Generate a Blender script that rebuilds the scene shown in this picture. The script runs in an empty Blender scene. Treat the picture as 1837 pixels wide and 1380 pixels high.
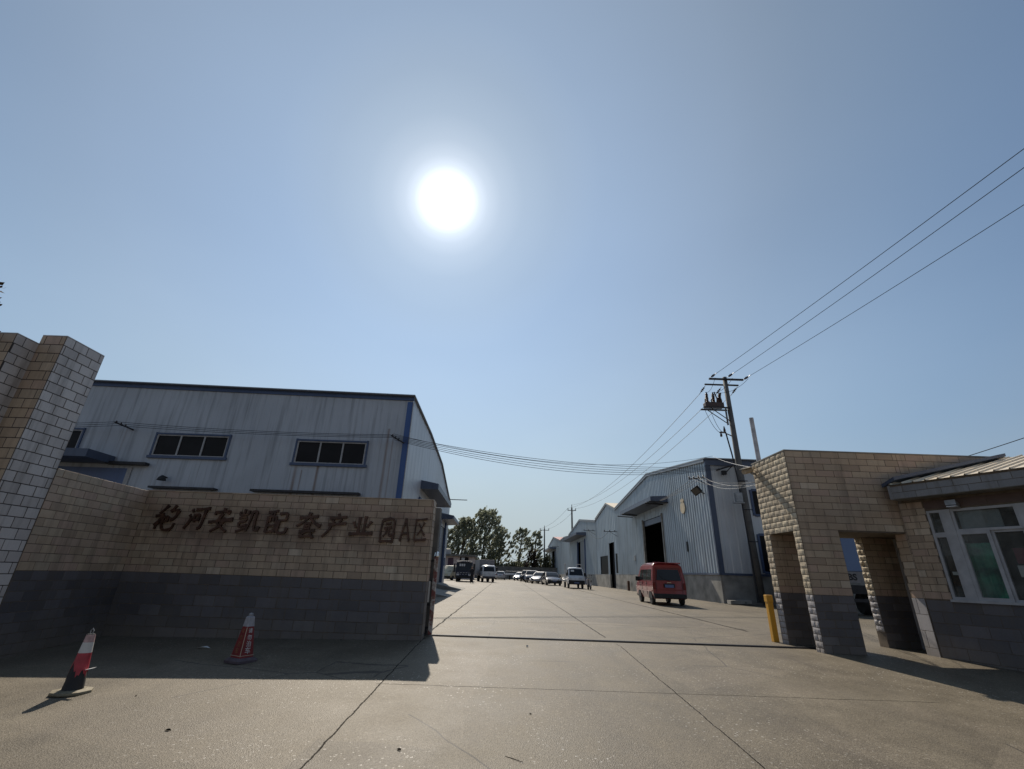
import bpy, bmesh, math, random
from mathutils import Vector, Matrix
from math import sin, cos, tan, radians, pi, sqrt, atan2
random.seed(7)
S = bpy.context.scene
COL = S.collection

# ------------------------------------------------------------------ camera
H_CAM = 1.2
PITCH, ROLL = radians(22.7), radians(1.95)
cam_d = bpy.data.cameras.new("camera")
cam = bpy.data.objects.new("camera", cam_d); COL.objects.link(cam)
fw = Vector((0, cos(PITCH), sin(PITCH)))
rt0 = Vector((1, 0, 0)); up0 = rt0.cross(fw)
rt = rt0*cos(ROLL) + up0*sin(ROLL)
up = -rt0*sin(ROLL) + up0*cos(ROLL)
M = Matrix(((rt.x, up.x, -fw.x, 0), (rt.y, up.y, -fw.y, 0), (rt.z, up.z, -fw.z, H_CAM), (0, 0, 0, 1)))
cam.matrix_world = M
cam_d.sensor_width = 36; cam_d.sensor_fit = 'HORIZONTAL'
cam_d.lens = 815/1837*36
cam_d.clip_start = 0.05; cam_d.clip_end = 6000
S.camera = cam

# ------------------------------------------------------------------ sky and sun
SUN_EL, SUN_AZ = radians(43.9), radians(-11.5)      # azimuth from +Y towards +X
sdir = Vector((sin(SUN_AZ)*cos(SUN_EL), cos(SUN_AZ)*cos(SUN_EL), sin(SUN_EL)))
W = bpy.data.worlds.new("World"); S.world = W; W.use_nodes = True
wn, wl = W.node_tree.nodes, W.node_tree.links
bg = wn["Background"]; out = wn["World Output"]
sky = wn.new("ShaderNodeTexSky"); sky.sky_type = 'NISHITA'; sky.sun_disc = False
sky.sun_elevation = SUN_EL; sky.sun_rotation = SUN_AZ
sky.air_density = 1.0; sky.dust_density = 0.0; sky.ozone_density = 1.4
SKY_STRENGTH = 0.095
tc = wn.new("ShaderNodeTexCoord")
nrm = wn.new("ShaderNodeVectorMath"); nrm.operation = 'NORMALIZE'; wl.new(tc.outputs['Generated'], nrm.inputs[0])
dot = wn.new("ShaderNodeVectorMath"); dot.operation = 'DOT_PRODUCT'; dot.inputs[1].default_value = sdir
wl.new(nrm.outputs[0], dot.inputs[0])
ac = wn.new("ShaderNodeMath"); ac.operation = 'ARCCOSINE'; wl.new(dot.outputs['Value'], ac.inputs[0])
def wramp(src, lo, hi, stops, interp='LINEAR'):
    r = wn.new("ShaderNodeValToRGB"); m_ = wn.new("ShaderNodeMapRange")
    m_.inputs[1].default_value = lo; m_.inputs[2].default_value = hi
    wl.new(src, m_.inputs[0]); wl.new(m_.outputs[0], r.inputs[0]); r.color_ramp.interpolation = interp
    for i, (p, v) in enumerate(stops):
        e = r.color_ramp.elements[i] if i < 2 else r.color_ramp.elements.new(p)
        e.position = p; e.color = (*v, 1) if isinstance(v, tuple) else (v, v, v, 1)
    return r.outputs[0]
# pale haze towards the horizon, brighter below the sun (function of the direction in the sky only)
sepw = wn.new("ShaderNodeSeparateXYZ"); wl.new(nrm.outputs[0], sepw.inputs[0])
hz = wramp(sepw.outputs[2], 0, .62, [(0, 1.0), (.12, .93), (.3, .62), (.55, .28), (.8, .08), (1, 0)], 'B_SPLINE')
k_ = 1/SKY_STRENGTH
hcol = wramp(ac.outputs[0], radians(5), radians(150), [(0, (.38*k_, .47*k_, .56*k_)), (.2, (.36*k_, .45*k_, .53*k_)), (.345, (.215*k_, .305*k_, .42*k_)), (.55, (.22*k_, .25*k_, .29*k_)), (1, (.25*k_, .25*k_, .265*k_))])
mxw = wn.new("ShaderNodeMix"); mxw.data_type = 'RGBA'; 
gain = wramp(ac.outputs[0], 0, radians(180), [(0, (1, 1, 1)), (.33, (1, 1, 1)), (.55, (1.2, 1.08, .95)), (1, (1.3, 1.12, .92))])
mul = wn.new("ShaderNodeMix"); mul.data_type = 'RGBA'; mul.blend_type = 'MULTIPLY'; mul.inputs[0].default_value = 1
wl.new(sky.outputs[0], mul.inputs[6]); wl.new(gain, mul.inputs[7])
wl.new(hz, mxw.inputs[0]); wl.new(mul.outputs[2], mxw.inputs[6]); wl.new(hcol, mxw.inputs[7])
hb = wramp(sepw.outputs[2], 0, .26, [(0, .85), (.25, .62), (.6, .2), (1, 0)], 'B_SPLINE')
hbc = wramp(ac.outputs[0], radians(30), radians(120), [(0, (.50*k_, .54*k_, .55*k_)), (.35, (.30*k_, .37*k_, .44*k_)), (1, (.24*k_, .25*k_, .27*k_))])
mxb = wn.new("ShaderNodeMix"); mxb.data_type = 'RGBA'; wl.new(hb, mxb.inputs[0]); wl.new(mxw.outputs[2], mxb.inputs[6]); wl.new(hbc, mxb.inputs[7])
nsk = wn.new("ShaderNodeTexNoise"); nsk.inputs['Scale'].default_value = 1.7; nsk.inputs['Detail'].default_value = 4
msk = wn.new("ShaderNodeMapping"); msk.inputs['Scale'].default_value = (1, 1, 2.6); msk.inputs['Rotation'].default_value = (.3, .2, .5)
wl.new(nrm.outputs[0], msk.inputs[0]); wl.new(msk.outputs[0], nsk.inputs['Vector'])
und = wramp(nsk.outputs['Fac'], 0, 1, [(.3, (.955, .965, .975)), (.7, (1.05, 1.035, 1.02))])
muv = wn.new("ShaderNodeMix"); muv.data_type = 'RGBA'; muv.blend_type = 'MULTIPLY'; muv.inputs[0].default_value = 1
wl.new(mxb.outputs[2], muv.inputs[6]); wl.new(und, muv.inputs[7])
wl.new(muv.outputs[2], bg.inputs[0]); bg.inputs[1].default_value = SKY_STRENGTH
# the sun itself and its aureole in the hazy air, fixed to the sun's direction in the sky
glow = wramp(ac.outputs[0], 0, radians(34), [(0, 1.3), (.06, 1.15), (.074, .86), (.09, .60), (.11, .39), (.14, .235), (.185, .125), (.26, .05), (.38, .015), (1, 0)])
veil = wramp(ac.outputs[0], 0, radians(90), [(0, (.28, .28, .21)), (.09, (.235, .26, .225)), (.145, (.212, .23, .20)), (.2, (.178, .210, .215)), (.345, (.128, .133, .10)), (.42, (.10, .107, .077)), (.55, (.05, .065, .063)), (.7, (.012, .014, .012)), (1, (0, 0, 0))], 'B_SPLINE')
vadd = wn.new("ShaderNodeMix"); vadd.data_type = 'RGBA'; vadd.blend_type = 'ADD'; vadd.inputs[0].default_value = 1
bg2 = wn.new("ShaderNodeBackground"); bg2.inputs[1].default_value = 1.0
wl.new(glow, vadd.inputs[6]); wl.new(veil, vadd.inputs[7]); wl.new(vadd.outputs[2], bg2.inputs[0])
addw = wn.new("ShaderNodeAddShader")
wl.new(bg.outputs[0], addw.inputs[0]); wl.new(bg2.outputs[0], addw.inputs[1]); wl.new(addw.outputs[0], out.inputs[0])

ld = bpy.data.lights.new("sun", 'SUN'); ld.energy = 4.7; ld.angle = radians(0.53); ld.color = (1, .90, .76)
sun = bpy.data.objects.new("sun", ld); COL.objects.link(sun)
sun.rotation_euler = sdir.to_track_quat('Z', 'Y').to_euler(); sun.location = (0, 0, 60)

S.view_settings.view_transform = 'Standard'; S.view_settings.look = 'None'
S.view_settings.exposure = 0.0; S.view_settings.gamma = 1
S.cycles.max_bounces = 6

# ------------------------------------------------------------------ terrain height
def gz(x, y):
    z = 0.0
    if y > 10.6: z = .0035*(min(y, 140)-10.6)
    elif y < 9.8: z = -.047*(9.8-max(y, -5))
    if x < -1.5 and y < 14.5:
        f = 1 if y < 11.5 else (14.5-y)/3
        z -= .018*min(-1.5-x, 10)*f
    return z

# ------------------------------------------------------------------ object helpers
def tag(o, label=None, cat=None, group=None, kind=None):
    if label: o['label'] = label
    if cat: o['category'] = cat
    if group: o['group'] = group
    if kind: o['kind'] = kind
    return o
def thing(name, label, cat, loc=(0, 0, 0), rz=0, group=None):
    o = bpy.data.objects.new(name, None); COL.objects.link(o)
    o.empty_display_size = .2; o.location = loc; o.rotation_euler = (0, 0, rz)
    return tag(o, label, cat, group)
def children(o): return [c for c in bpy.data.objects if c.parent is o]
def copy_tree(o, parent=None):
    c = o.copy(); COL.objects.link(c)
    if parent: c.parent = parent
    for ch in children(o): copy_tree(ch, c)
    return c

class MB:
    """collects geometry; build() links it as ONE mesh object"""
    def __init__(s): s.v = []; s.f = []; s.m = []; s.groups = []
    def poly(s, pts, m=0):
        n = len(s.v); s.v += [tuple(p) for p in pts]; s.f.append(tuple(range(n, n+len(pts)))); s.m.append(m)
    def mesh(s, vs, fs, m=0):
        n = len(s.v); s.v += [tuple(p) for p in vs]
        for f in fs: s.f.append(tuple(i+n for i in f)); s.m.append(m)
    def box(s, x0, x1, y0, y1, z0, z1, m=0):
        if x0 > x1: x0, x1 = x1, x0
        if y0 > y1: y0, y1 = y1, y0
        v = [(x0,y0,z0),(x1,y0,z0),(x1,y1,z0),(x0,y1,z0),(x0,y0,z1),(x1,y0,z1),(x1,y1,z1),(x0,y1,z1)]
        s.mesh(v, [(3,2,1,0),(4,5,6,7),(0,1,5,4),(1,2,6,5),(2,3,7,6),(3,0,4,7)], m); return s
    def obox(s, c, ax, ay, az, hx, hy, hz, m=0):
        c, ax, ay, az = Vector(c), Vector(ax).normalized()*hx, Vector(ay).normalized()*hy, Vector(az).normalized()*hz
        v = [c+ax*i+ay*j+az*k for k in (-1, 1) for i, j in ((-1,-1),(1,-1),(1,1),(-1,1))]
        s.mesh(v, [(3,2,1,0),(4,5,6,7),(0,1,5,4),(1,2,6,5),(2,3,7,6),(3,0,4,7)], m); return s
    def rbox(s, x0, x1, y0, y1, z0, z1, b=.02, m=0):
        """box with chamfered edges"""
        bm = bmesh.new(); bmesh.ops.create_cube(bm, size=1)
        for v in bm.verts:
            v.co = Vector(((x0+x1)/2+v.co.x*(x1-x0), (y0+y1)/2+v.co.y*(y1-y0), (z0+z1)/2+v.co.z*(z1-z0)))
        bmesh.ops.bevel(bm, geom=bm.edges[:], offset=b, segments=2, affect='EDGES', profile=.6)
        bm.verts.index_update()
        s.mesh([v.co.copy() for v in bm.verts], [[v.index for v in f.verts] for f in bm.faces], m); bm.free(); return s
    def prism(s, pts, d, m=0, cap=True):
        """polygon pts extruded by vector d"""
        d = Vector(d); n = len(pts); a = [Vector(p) for p in pts]; b = [p+d for p in a]
        fs = [(i, (i+1) % n, n+(i+1) % n, n+i) for i in range(n)]
        if cap: fs += [tuple(range(n-1, -1, -1)), tuple(range(n, 2*n))]
        s.mesh(a+b, fs, m); return s
    def tube(s, pts, r, n=8, m=0, cap=True):
        pts = [Vector(p) for p in pts]; k = len(pts)
        rs = r if isinstance(r, (list, tuple)) else [r]*k
        vs, fs = [], []
        prev = None
        for i, p in enumerate(pts):
            t = (pts[min(i+1, k-1)]-pts[max(i-1, 0)]).normalized()
            if prev is None:
                a = t.orthogonal().normalized()
            else:
                a = (prev-t*prev.dot(t)); a = a.normalized() if a.length > 1e-6 else t.orthogonal().normalized()
            prev = a; b = t.cross(a)
            for j in range(n):
                w = 2*pi*j/n; vs.append(p+(a*cos(w)+b*sin(w))*rs[i])
        for i in range(k-1):
            for j in range(n):
                fs.append((i*n+j, i*n+(j+1) % n, (i+1)*n+(j+1) % n, (i+1)*n+j))
        if cap: fs += [tuple(range(n-1, -1, -1)), tuple((k-1)*n+j for j in range(n))]
        s.mesh(vs, fs, m); return s
    def lathe(s, prof, c=(0, 0, 0), n=20, m=0):
        c = Vector(c); vs, fs = [], []
        for r, z in prof:
            for j in range(n): vs.append(c+Vector((r*cos(2*pi*j/n), r*sin(2*pi*j/n), z)))
        k = len(prof)
        for i in range(k-1):
            for j in range(n): fs.append((i*n+j, i*n+(j+1) % n, (i+1)*n+(j+1) % n, (i+1)*n+j))
        fs += [tuple(range(n-1, -1, -1)), tuple((k-1)*n+j for j in range(n))]
        s.mesh(vs, fs, m); return s
    def loft(s, rings, m=0, cap=True):
        n = len(rings[0]); vs = [p for r in rings for p in r]; fs = []
        for i in range(len(rings)-1):
            for j in range(n): fs.append((i*n+j, i*n+(j+1) % n, (i+1)*n+(j+1) % n, (i+1)*n+j))
        if cap: fs += [tuple(range(n-1, -1, -1)), tuple((len(rings)-1)*n+j for j in range(n))]
        s.mesh(vs, fs, m); return s
    def pieces(s):
        """the far-apart groups of faces (tile faces go by their face of the wall)"""
        if s.groups: return s.groups
        par = list(range(len(s.v)))
        def find(i):
            while par[i] != i: par[i] = par[par[i]]; i = par[i]
            return i
        for f in s.f:
            a = find(f[0])
            for i in f[1:]: par[find(i)] = a
        isl = {}
        for k, f in enumerate(s.f): isl.setdefault(find(f[0]), []).append(k)
        keys = list(isl)
        if len(keys) < 2 or len(keys) > 90: return [list(range(len(s.f)))]
        bb = []
        for r in keys:
            P = [s.v[i] for k in isl[r] for i in s.f[k]]
            bb.append(([min(p[d] for p in P) for d in range(3)], [max(p[d] for p in P) for d in range(3)]))
        cl = list(range(len(keys)))
        def cf(i):
            while cl[i] != i: i = cl[i]
            return i
        for i in range(len(keys)):
            for j in range(i):
                gap = sqrt(sum(max(0, bb[i][0][d]-bb[j][1][d], bb[j][0][d]-bb[i][1][d])**2 for d in range(3)))
                size = max(max(q[1][d]-q[0][d] for d in range(3)) for q in (bb[i], bb[j]))
                if gap < .22*size or gap < .03: cl[cf(i)] = cf(j)
        out = {}
        for i, r in enumerate(keys): out.setdefault(cf(i), []).extend(isl[r])
        return list(out.values())
    def build(s, name, mats, parent=None, world=False, smooth=False, recalc=True):
        if parent is not None and name not in ('crown', 'foliage', 'trunk', 'stem', 'gate_leaf'):
            ps = s.pieces()
            if len(ps) > 1:
                first = None
                for fs in ps:
                    q = MB(); mp = {}
                    for k in fs:
                        for i in s.f[k]:
                            if i not in mp: mp[i] = len(q.v); q.v.append(s.v[i])
                        q.f.append(tuple(mp[i] for i in s.f[k])); q.m.append(s.m[k])
                    o = q._build(name, mats, parent, world, smooth, recalc); first = first or o
                return first
        return s._build(name, mats, parent, world, smooth, recalc)
    def _build(s, name, mats, parent=None, world=False, smooth=False, recalc=True):
        me = bpy.data.meshes.new(name)
        off = Vector((0, 0, 0))
        if world and parent:
            p = parent
            while p: off += Vector(p.location); p = p.parent
        elif world:
            xs = [Vector(v) for v in s.v]
            off = Vector(((min(v.x for v in xs)+max(v.x for v in xs))/2, (min(v.y for v in xs)+max(v.y for v in xs))/2, min(v.z for v in xs)))
        me.from_pydata([(v[0]-off.x, v[1]-off.y, v[2]-off.z) for v in s.v], [], s.f)
        if not isinstance(mats, (list, tuple)): mats = [mats]
        for mt in mats: me.materials.append(mt)
        me.polygons.foreach_set('material_index', s.m)
        if recalc:
            bm = bmesh.new(); bm.from_mesh(me); bmesh.ops.recalc_face_normals(bm, faces=bm.faces[:]); bm.to_mesh(me); bm.free()
        if smooth:
            me.polygons.foreach_set('use_smooth', [True]*len(me.polygons))
        me.update()
        o = bpy.data.objects.new(name, me); COL.objects.link(o)
        if parent: o.parent = parent
        elif world: o.location = off
        return o
def smooth_by_angle(o, a=35):
    me = o.data; me.polygons.foreach_set('use_smooth', [True]*len(me.polygons))
    me.set_sharp_from_angle(angle=radians(a))
    return o

# ------------------------------------------------------------------ materials
def new_mat(name):
    m = bpy.data.materials.new(name); m.use_nodes = True
    return m, m.node_tree.nodes, m.node_tree.links, m.node_tree.nodes["Principled BSDF"]
def ramp_node(n, l, src, stops):
    r = n.new("ShaderNodeValToRGB"); l.new(src, r.inputs[0])
    for i, (p, c) in enumerate(stops):
        e = r.color_ramp.elements[i] if i < 2 else r.color_ramp.elements.new(p)
        e.position = p; e.color = (*c, 1) if len(c) == 3 else c
    return r.outputs[0]
def noise(n, l, scale, detail=4, rough=.55, vec=None, sc=(1, 1, 1)):
    t = n.new("ShaderNodeTexNoise"); t.inputs['Scale'].default_value = scale
    t.inputs['Detail'].default_value = detail; t.inputs['Roughness'].default_value = rough
    if vec is None:
        tcn = n.new("ShaderNodeTexCoord"); vec = tcn.outputs['Object']
    if sc != (1, 1, 1):
        mp = n.new("ShaderNodeMapping"); mp.inputs['Scale'].default_value = sc; l.new(vec, mp.inputs[0]); vec = mp.outputs[0]
    l.new(vec, t.inputs['Vector'])
    return t.outputs['Fac']
def mix(n, l, fac, a, b, mode='MIX'):
    x = n.new("ShaderNodeMix"); x.data_type = 'RGBA'; x.blend_type = mode
    for sock, v in ((x.inputs[0], fac), (x.inputs[6], a), (x.inputs[7], b)):
        if hasattr(v, 'is_linked'): l.new(v, sock)
        elif isinstance(v, (int, float)): sock.default_value = v
        else: sock.default_value = (*v, 1)
    return x.outputs[2]
def math_n(n, l, op, a, b=None, clamp=False):
    x = n.new("ShaderNodeMath"); x.operation = op; x.use_clamp = clamp
    for i, v in enumerate((a, b)):
        if v is None: continue
        if hasattr(v, 'is_linked'): l.new(v, x.inputs[i])
        else: x.inputs[i].default_value = v
    return x.outputs[0]
def bump(n, l, p, h, strength=.3, dist=.01):
    b = n.new("ShaderNodeBump"); b.inputs['Strength'].default_value = strength; b.inputs['Distance'].default_value = dist
    l.new(h, b.inputs['Height']); l.new(b.outputs[0], p.inputs['Normal'])

def plain(name, c, rough=.5, metal=0, vary=.15, scale=6, bump_s=0):
    m, n, l, p = new_mat(name)
    f = noise(n, l, scale)
    d = tuple(v*(1-vary) for v in c); e = tuple(min(1, v*(1+vary)) for v in c)
    l.new(ramp_node(n, l, f, [(.3, d), (.7, e)]), p.inputs['Base Color'])
    p.inputs['Roughness'].default_value = rough; p.inputs['Metallic'].default_value = metal
    if bump_s: bump(n, l, p, noise(n, l, scale*6), bump_s, .01)
    return m
def paint(name, c, rough=.28, coat=.4, dirt=(.10, .09, .08), dirt_amt=.35):
    m, n, l, p = new_mat(name)
    f = noise(n, l, 2.5, 6)
    fac = ramp_node(n, l, f, [(.45, (0, 0, 0)), (.75, (dirt_amt,)*3)])
    l.new(mix(n, l, fac, c, dirt), p.inputs['Base Color'])
    p.inputs['Roughness'].default_value = rough; p.inputs['Coat Weight'].default_value = coat
    return m
def tile_mat(name, stops, rough=.5, spec=.5):
    m, n, l, p = new_mat(name)
    g = n.new("ShaderNodeNewGeometry")
    col = ramp_node(n, l, g.outputs['Random Per Island'], stops)
    f = noise(n, l, 1.1, 5); f2 = noise(n, l, 45, 3)
    col = mix(n, l, ramp_node(n, l, f, [(.35, (0, 0, 0)), (.75, (.45,)*3)]), col, tuple(v*.62 for v in stops[0][1]))
    col = mix(n, l, .35, col, ramp_node(n, l, f2, [(.3, (.45,)*3), (.7, (.62,)*3)]), 'OVERLAY')
    # rain streaks running down the face
    f3 = noise(n, l, 1, 4, .6, None, (7, 7, .5))
    col = mix(n, l, ramp_node(n, l, f3, [(.5, (0, 0, 0)), (.78, (.6,)*3)]), col, (.10, .08, .06))
    gp_ = n.new('ShaderNodeNewGeometry'); sz_ = n.new('ShaderNodeSeparateXYZ'); l.new(gp_.outputs['Position'], sz_.inputs[0])
    mz_ = n.new('ShaderNodeMapRange'); mz_.inputs[1].default_value = .42; mz_.inputs[2].default_value = -.12; l.new(math_n(n, l, 'ADD', sz_.outputs[2], math_n(n, l, 'MULTIPLY', math_n(n, l, 'SUBTRACT', noise(n, l, 2.2, 5, .65), .5), .7)), mz_.inputs[0])
    col = mix(n, l, math_n(n, l, 'MULTIPLY', mz_.outputs[0], .55), col, (.20, .165, .125))
    l.new(col, p.inputs['Base Color']); p.inputs['Roughness'].default_value = rough
    p.inputs['Specular IOR Level'].default_value = spec
    bump(n, l, p, f2, .25, .004)
    return m
def cladding(name, c, streak=.5, rust=0.0, rough=.45):
    m, n, l, p = new_mat(name)
    f1 = noise(n, l, .35, 4); f2 = noise(n, l, 1, 5, .6, None, (5, 5, .22)); f3 = noise(n, l, 1, 4, .6, None, (14, 14, .5))
    col = ramp_node(n, l, f1, [(.3, tuple(v*.82 for v in c)), (.7, c)])
    col = mix(n, l, ramp_node(n, l, f2, [(.5, (0, 0, 0)), (.78, (streak,)*3)]), col, tuple(v*.38 for v in c))
    col = mix(n, l, ramp_node(n, l, f3, [(.58, (0, 0, 0)), (.8, (streak*.6,)*3)]), col, (.12, .11, .10))
    if rust:
        f4 = noise(n, l, 1, 5, .65, None, (2.2, 2.2, .16))
        col = mix(n, l, ramp_node(n, l, f4, [(.63, (0, 0, 0)), (.8, (rust,)*3)]), col, (.16, .075, .03))
    l.new(col, p.inputs['Base Color']); p.inputs['Roughness'].default_value = rough; p.inputs['Metallic'].default_value = .15
    return m
def glass_mat(name, tint=(.8, .85, .85)):
    m, n, l, p = new_mat(name)
    tr = n.new("ShaderNodeBsdfTransparent"); tr.inputs[0].default_value = (*tint, 1)
    gl = n.new("ShaderNodeBsdfGlossy"); gl.inputs['Roughness'].default_value = .03
    lw = n.new("ShaderNodeFresnel"); lw.inputs[0].default_value = 1.5
    dirt = noise(n, l, 3, 5)
    df = n.new("ShaderNodeBsdfDiffuse"); df.inputs[0].default_value = (.35, .36, .33, 1)
    ms = n.new("ShaderNodeMixShader"); l.new(lw.outputs[0], ms.inputs[0]); l.new(tr.outputs[0], ms.inputs[1]); l.new(gl.outputs[0], ms.inputs[2])
    m2 = n.new("ShaderNodeMixShader"); l.new(ramp_node(n, l, dirt, [(.35, (.05,)*3), (.75, (.28,)*3)]), m2.inputs[0]); l.new(ms.outputs[0], m2.inputs[1]); l.new(df.outputs[0], m2.inputs[2])
    l.new(m2.outputs[0], n["Material Output"].inputs[0])
    return m

MT = {}
MT['tile'] = tile_mat('beige_wall_tile', [(0, (.33, .245, .175)), (.12, (.40, .30, .21)), (.35, (.46, .35, .245)), (.55, (.445, .315, .24)), (.78, (.41, .33, .24)), (.93, (.49, .375, .265)), (.97, (.56, .46, .35)), (1, (.58, .48, .37))], .5)
MT['tile_grey'] = tile_mat('slate_wall_tile', [(0, (.085, .08, .085)), (.45, (.112, .105, .112)), (.9, (.14, .13, .138)), (1, (.17, .16, .165))], .6)
MT['tile_skylit'] = tile_mat('skylit_pillar_tile', [(0, (.46, .42, .40)), (.5, (.54, .50, .48)), (1, (.60, .56, .54))], .35)  # paler copy of the wall tile, sky light on the side faces put into its colour
MT['rock'] = tile_mat('split_face_block', [(0, (.48, .40, .29)), (.5, (.56, .475, .36)), (1, (.62, .53, .39))], .8, .2)
MT['rock_grey'] = tile_mat('grey_split_face_block', [(0, (.33, .32, .33)), (.5, (.39, .375, .385)), (1, (.44, .42, .42))], .8, .2)
MT['grout'] = plain('dark_grout', (.13, .102, .075), .9, 0, .3, 8)
MT['grout_dark'] = plain('black_grout', (.05, .045, .042), .9, 0, .3, 8)
MT['grout_light'] = plain('mortar_bed', (.13, .12, .105), .9, 0, .3, 8)
MT['concrete'] = plain('weathered_concrete', (.26, .25, .225), .85, 0, .35, 1.3, .3)
MT['concrete_dark'] = plain('dark_concrete', (.15, .145, .135), .85, 0, .3, 2, .3)
MT['pole_conc'] = plain('pole_concrete', (.135, .133, .128), .85, 0, .2, 3, .2)
MT['clad_white'] = cladding('grey_white_cladding', (.48, .55, .595), .8, .38)
MT['clad_side'] = cladding('pale_side_cladding', (.66, .68, .69), .35, .1)
MT['clad_left'] = cladding('blue_grey_cladding', (.52, .55, .60), .45, .3)
MT['clad_blue'] = cladding('blue_trim_sheet', (.06, .10, .21), .4, .0)
MT['trim_blue'] = cladding('clear_blue_trim', (.055, .12, .32), .3)
MT['trim_dark'] = cladding('dark_blue_grey_trim', (.085, .11, .17), .4)
MT['trim_grey'] = cladding('grey_trim_sheet', (.24, .26, .29), .4)
MT['roof_cream'] = cladding('cream_roof_sheet', (.80, .68, .50), .2)
MT['roof_pale'] = cladding('pale_roof_sheet', (.42, .45, .47), .3)
MT['roof_red'] = cladding('red_roof_sheet', (.30, .10, .075), .3)
MT['steel_dark'] = plain('dark_steel', (.035, .035, .04), .5, .4, .3)
MT['steel'] = plain('galvanised_steel', (.30, .31, .32), .45, .6, .25)
MT['black'] = plain('black_rubber', (.02, .02, .022), .7, 0, .3)
MT['cable'] = plain('cable_black', (.03, .03, .035), .6, 0, .2)
MT['cable_white'] = plain('cable_white', (.36, .36, .36), .5, 0, .1)
MT['win_dark'] = plain('dark_window_glass', (.010, .009, .011), .35, 0, .4, 1.5)
MT['win_dark'].node_tree.nodes['Principled BSDF'].inputs['Specular IOR Level'].default_value = .18
MT['frame_white'] = plain('white_window_frame', (.37, .37, .38), .45, 0, .15)
MT['frame_blue'] = plain('blue_window_frame', (.06, .09, .17), .45, 0, .15)
MT['rust'] = plain('rusty_steel', (.10, .05, .03), .8, .2, .5, 8, .3)
MT['yellow'] = paint('yellow_paint', (.62, .32, .03), .45, .1, (.2, .12, .05), .4)
MT['door_dark'] = plain('dark_door_sheet', (.014, .012, .014), .95, 0, .3)
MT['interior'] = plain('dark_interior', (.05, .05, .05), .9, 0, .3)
MT['glass'] = glass_mat('booth_glass')
MT['red_paint'] = paint('red_van_paint', (.26, .014, .022), .3, .5, (.10, .03, .03), .4)
MT['white_paint'] = paint('white_car_paint', (.68, .69, .71), .25, .5)
MT['silver_paint'] = paint('silver_car_paint', (.42, .43, .46), .28, .5)
MT['grey_paint'] = paint('grey_car_paint', (.045, .043, .055), .25, .6)
MT['blue_paint'] = paint('dark_blue_cab_paint', (.010, .014, .04), .6, .0)
MT['navy_paint'] = paint('navy_car_paint', (.014, .018, .035), .25, .6)
MT['lightblue_paint'] = paint('light_blue_car_paint', (.30, .42, .55), .25, .6)
MT['cream_paint'] = paint('cream_van_paint', (.52, .47, .33), .35, .3)
MT['box_grey'] = cladding('grey_cargo_box', (.23, .22, .23), .3)
MT['box_blue'] = cladding('blue_cargo_box', (.13, .20, .36), .3)
MT['car_glass'] = plain('car_glass', (.02, .023, .028), .06, 0, .2, 1)
MT['car_glass'].node_tree.nodes['Principled BSDF'].inputs['Specular IOR Level'].default_value = .28
MT['chrome'] = plain('bright_metal', (.7, .7, .7), .15, 1, .05)
MT['lamp_red'] = plain('tail_lamp_red', (.16, .01, .012), .15, 0, .2)
MT['lamp_white'] = plain('lamp_lens', (.6, .62, .65), .12, 0, .1)
MT['plate_blue'] = plain('blue_number_plate', (.10, .15, .30), .4, 0, .15)
MT['plate_white'] = plain('white_plate', (.6, .6, .6), .5, 0, .1)
MT['hub'] = plain('wheel_hub', (.35, .35, .36), .4, .6, .2)
MT['paper'] = plain('white_paper', (.7, .7, .68), .8, 0, .1)
MT['dry_leaf'] = plain('dry_leaf_brown', (.05, .032, .018), .8, 0, .4, 20)
MT['porcelain'] = plain('brown_insulator', (.05, .025, .02), .25, 0, .2)
MT['skin'] = plain('skin', (.42, .27, .20), .55, 0, .1)
MT['cloth_dark'] = plain('dark_cloth', (.02, .02, .026), .9, 0, .3)
MT['hair'] = plain('black_hair', (.012, .011, .01), .6, 0, .2)

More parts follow.
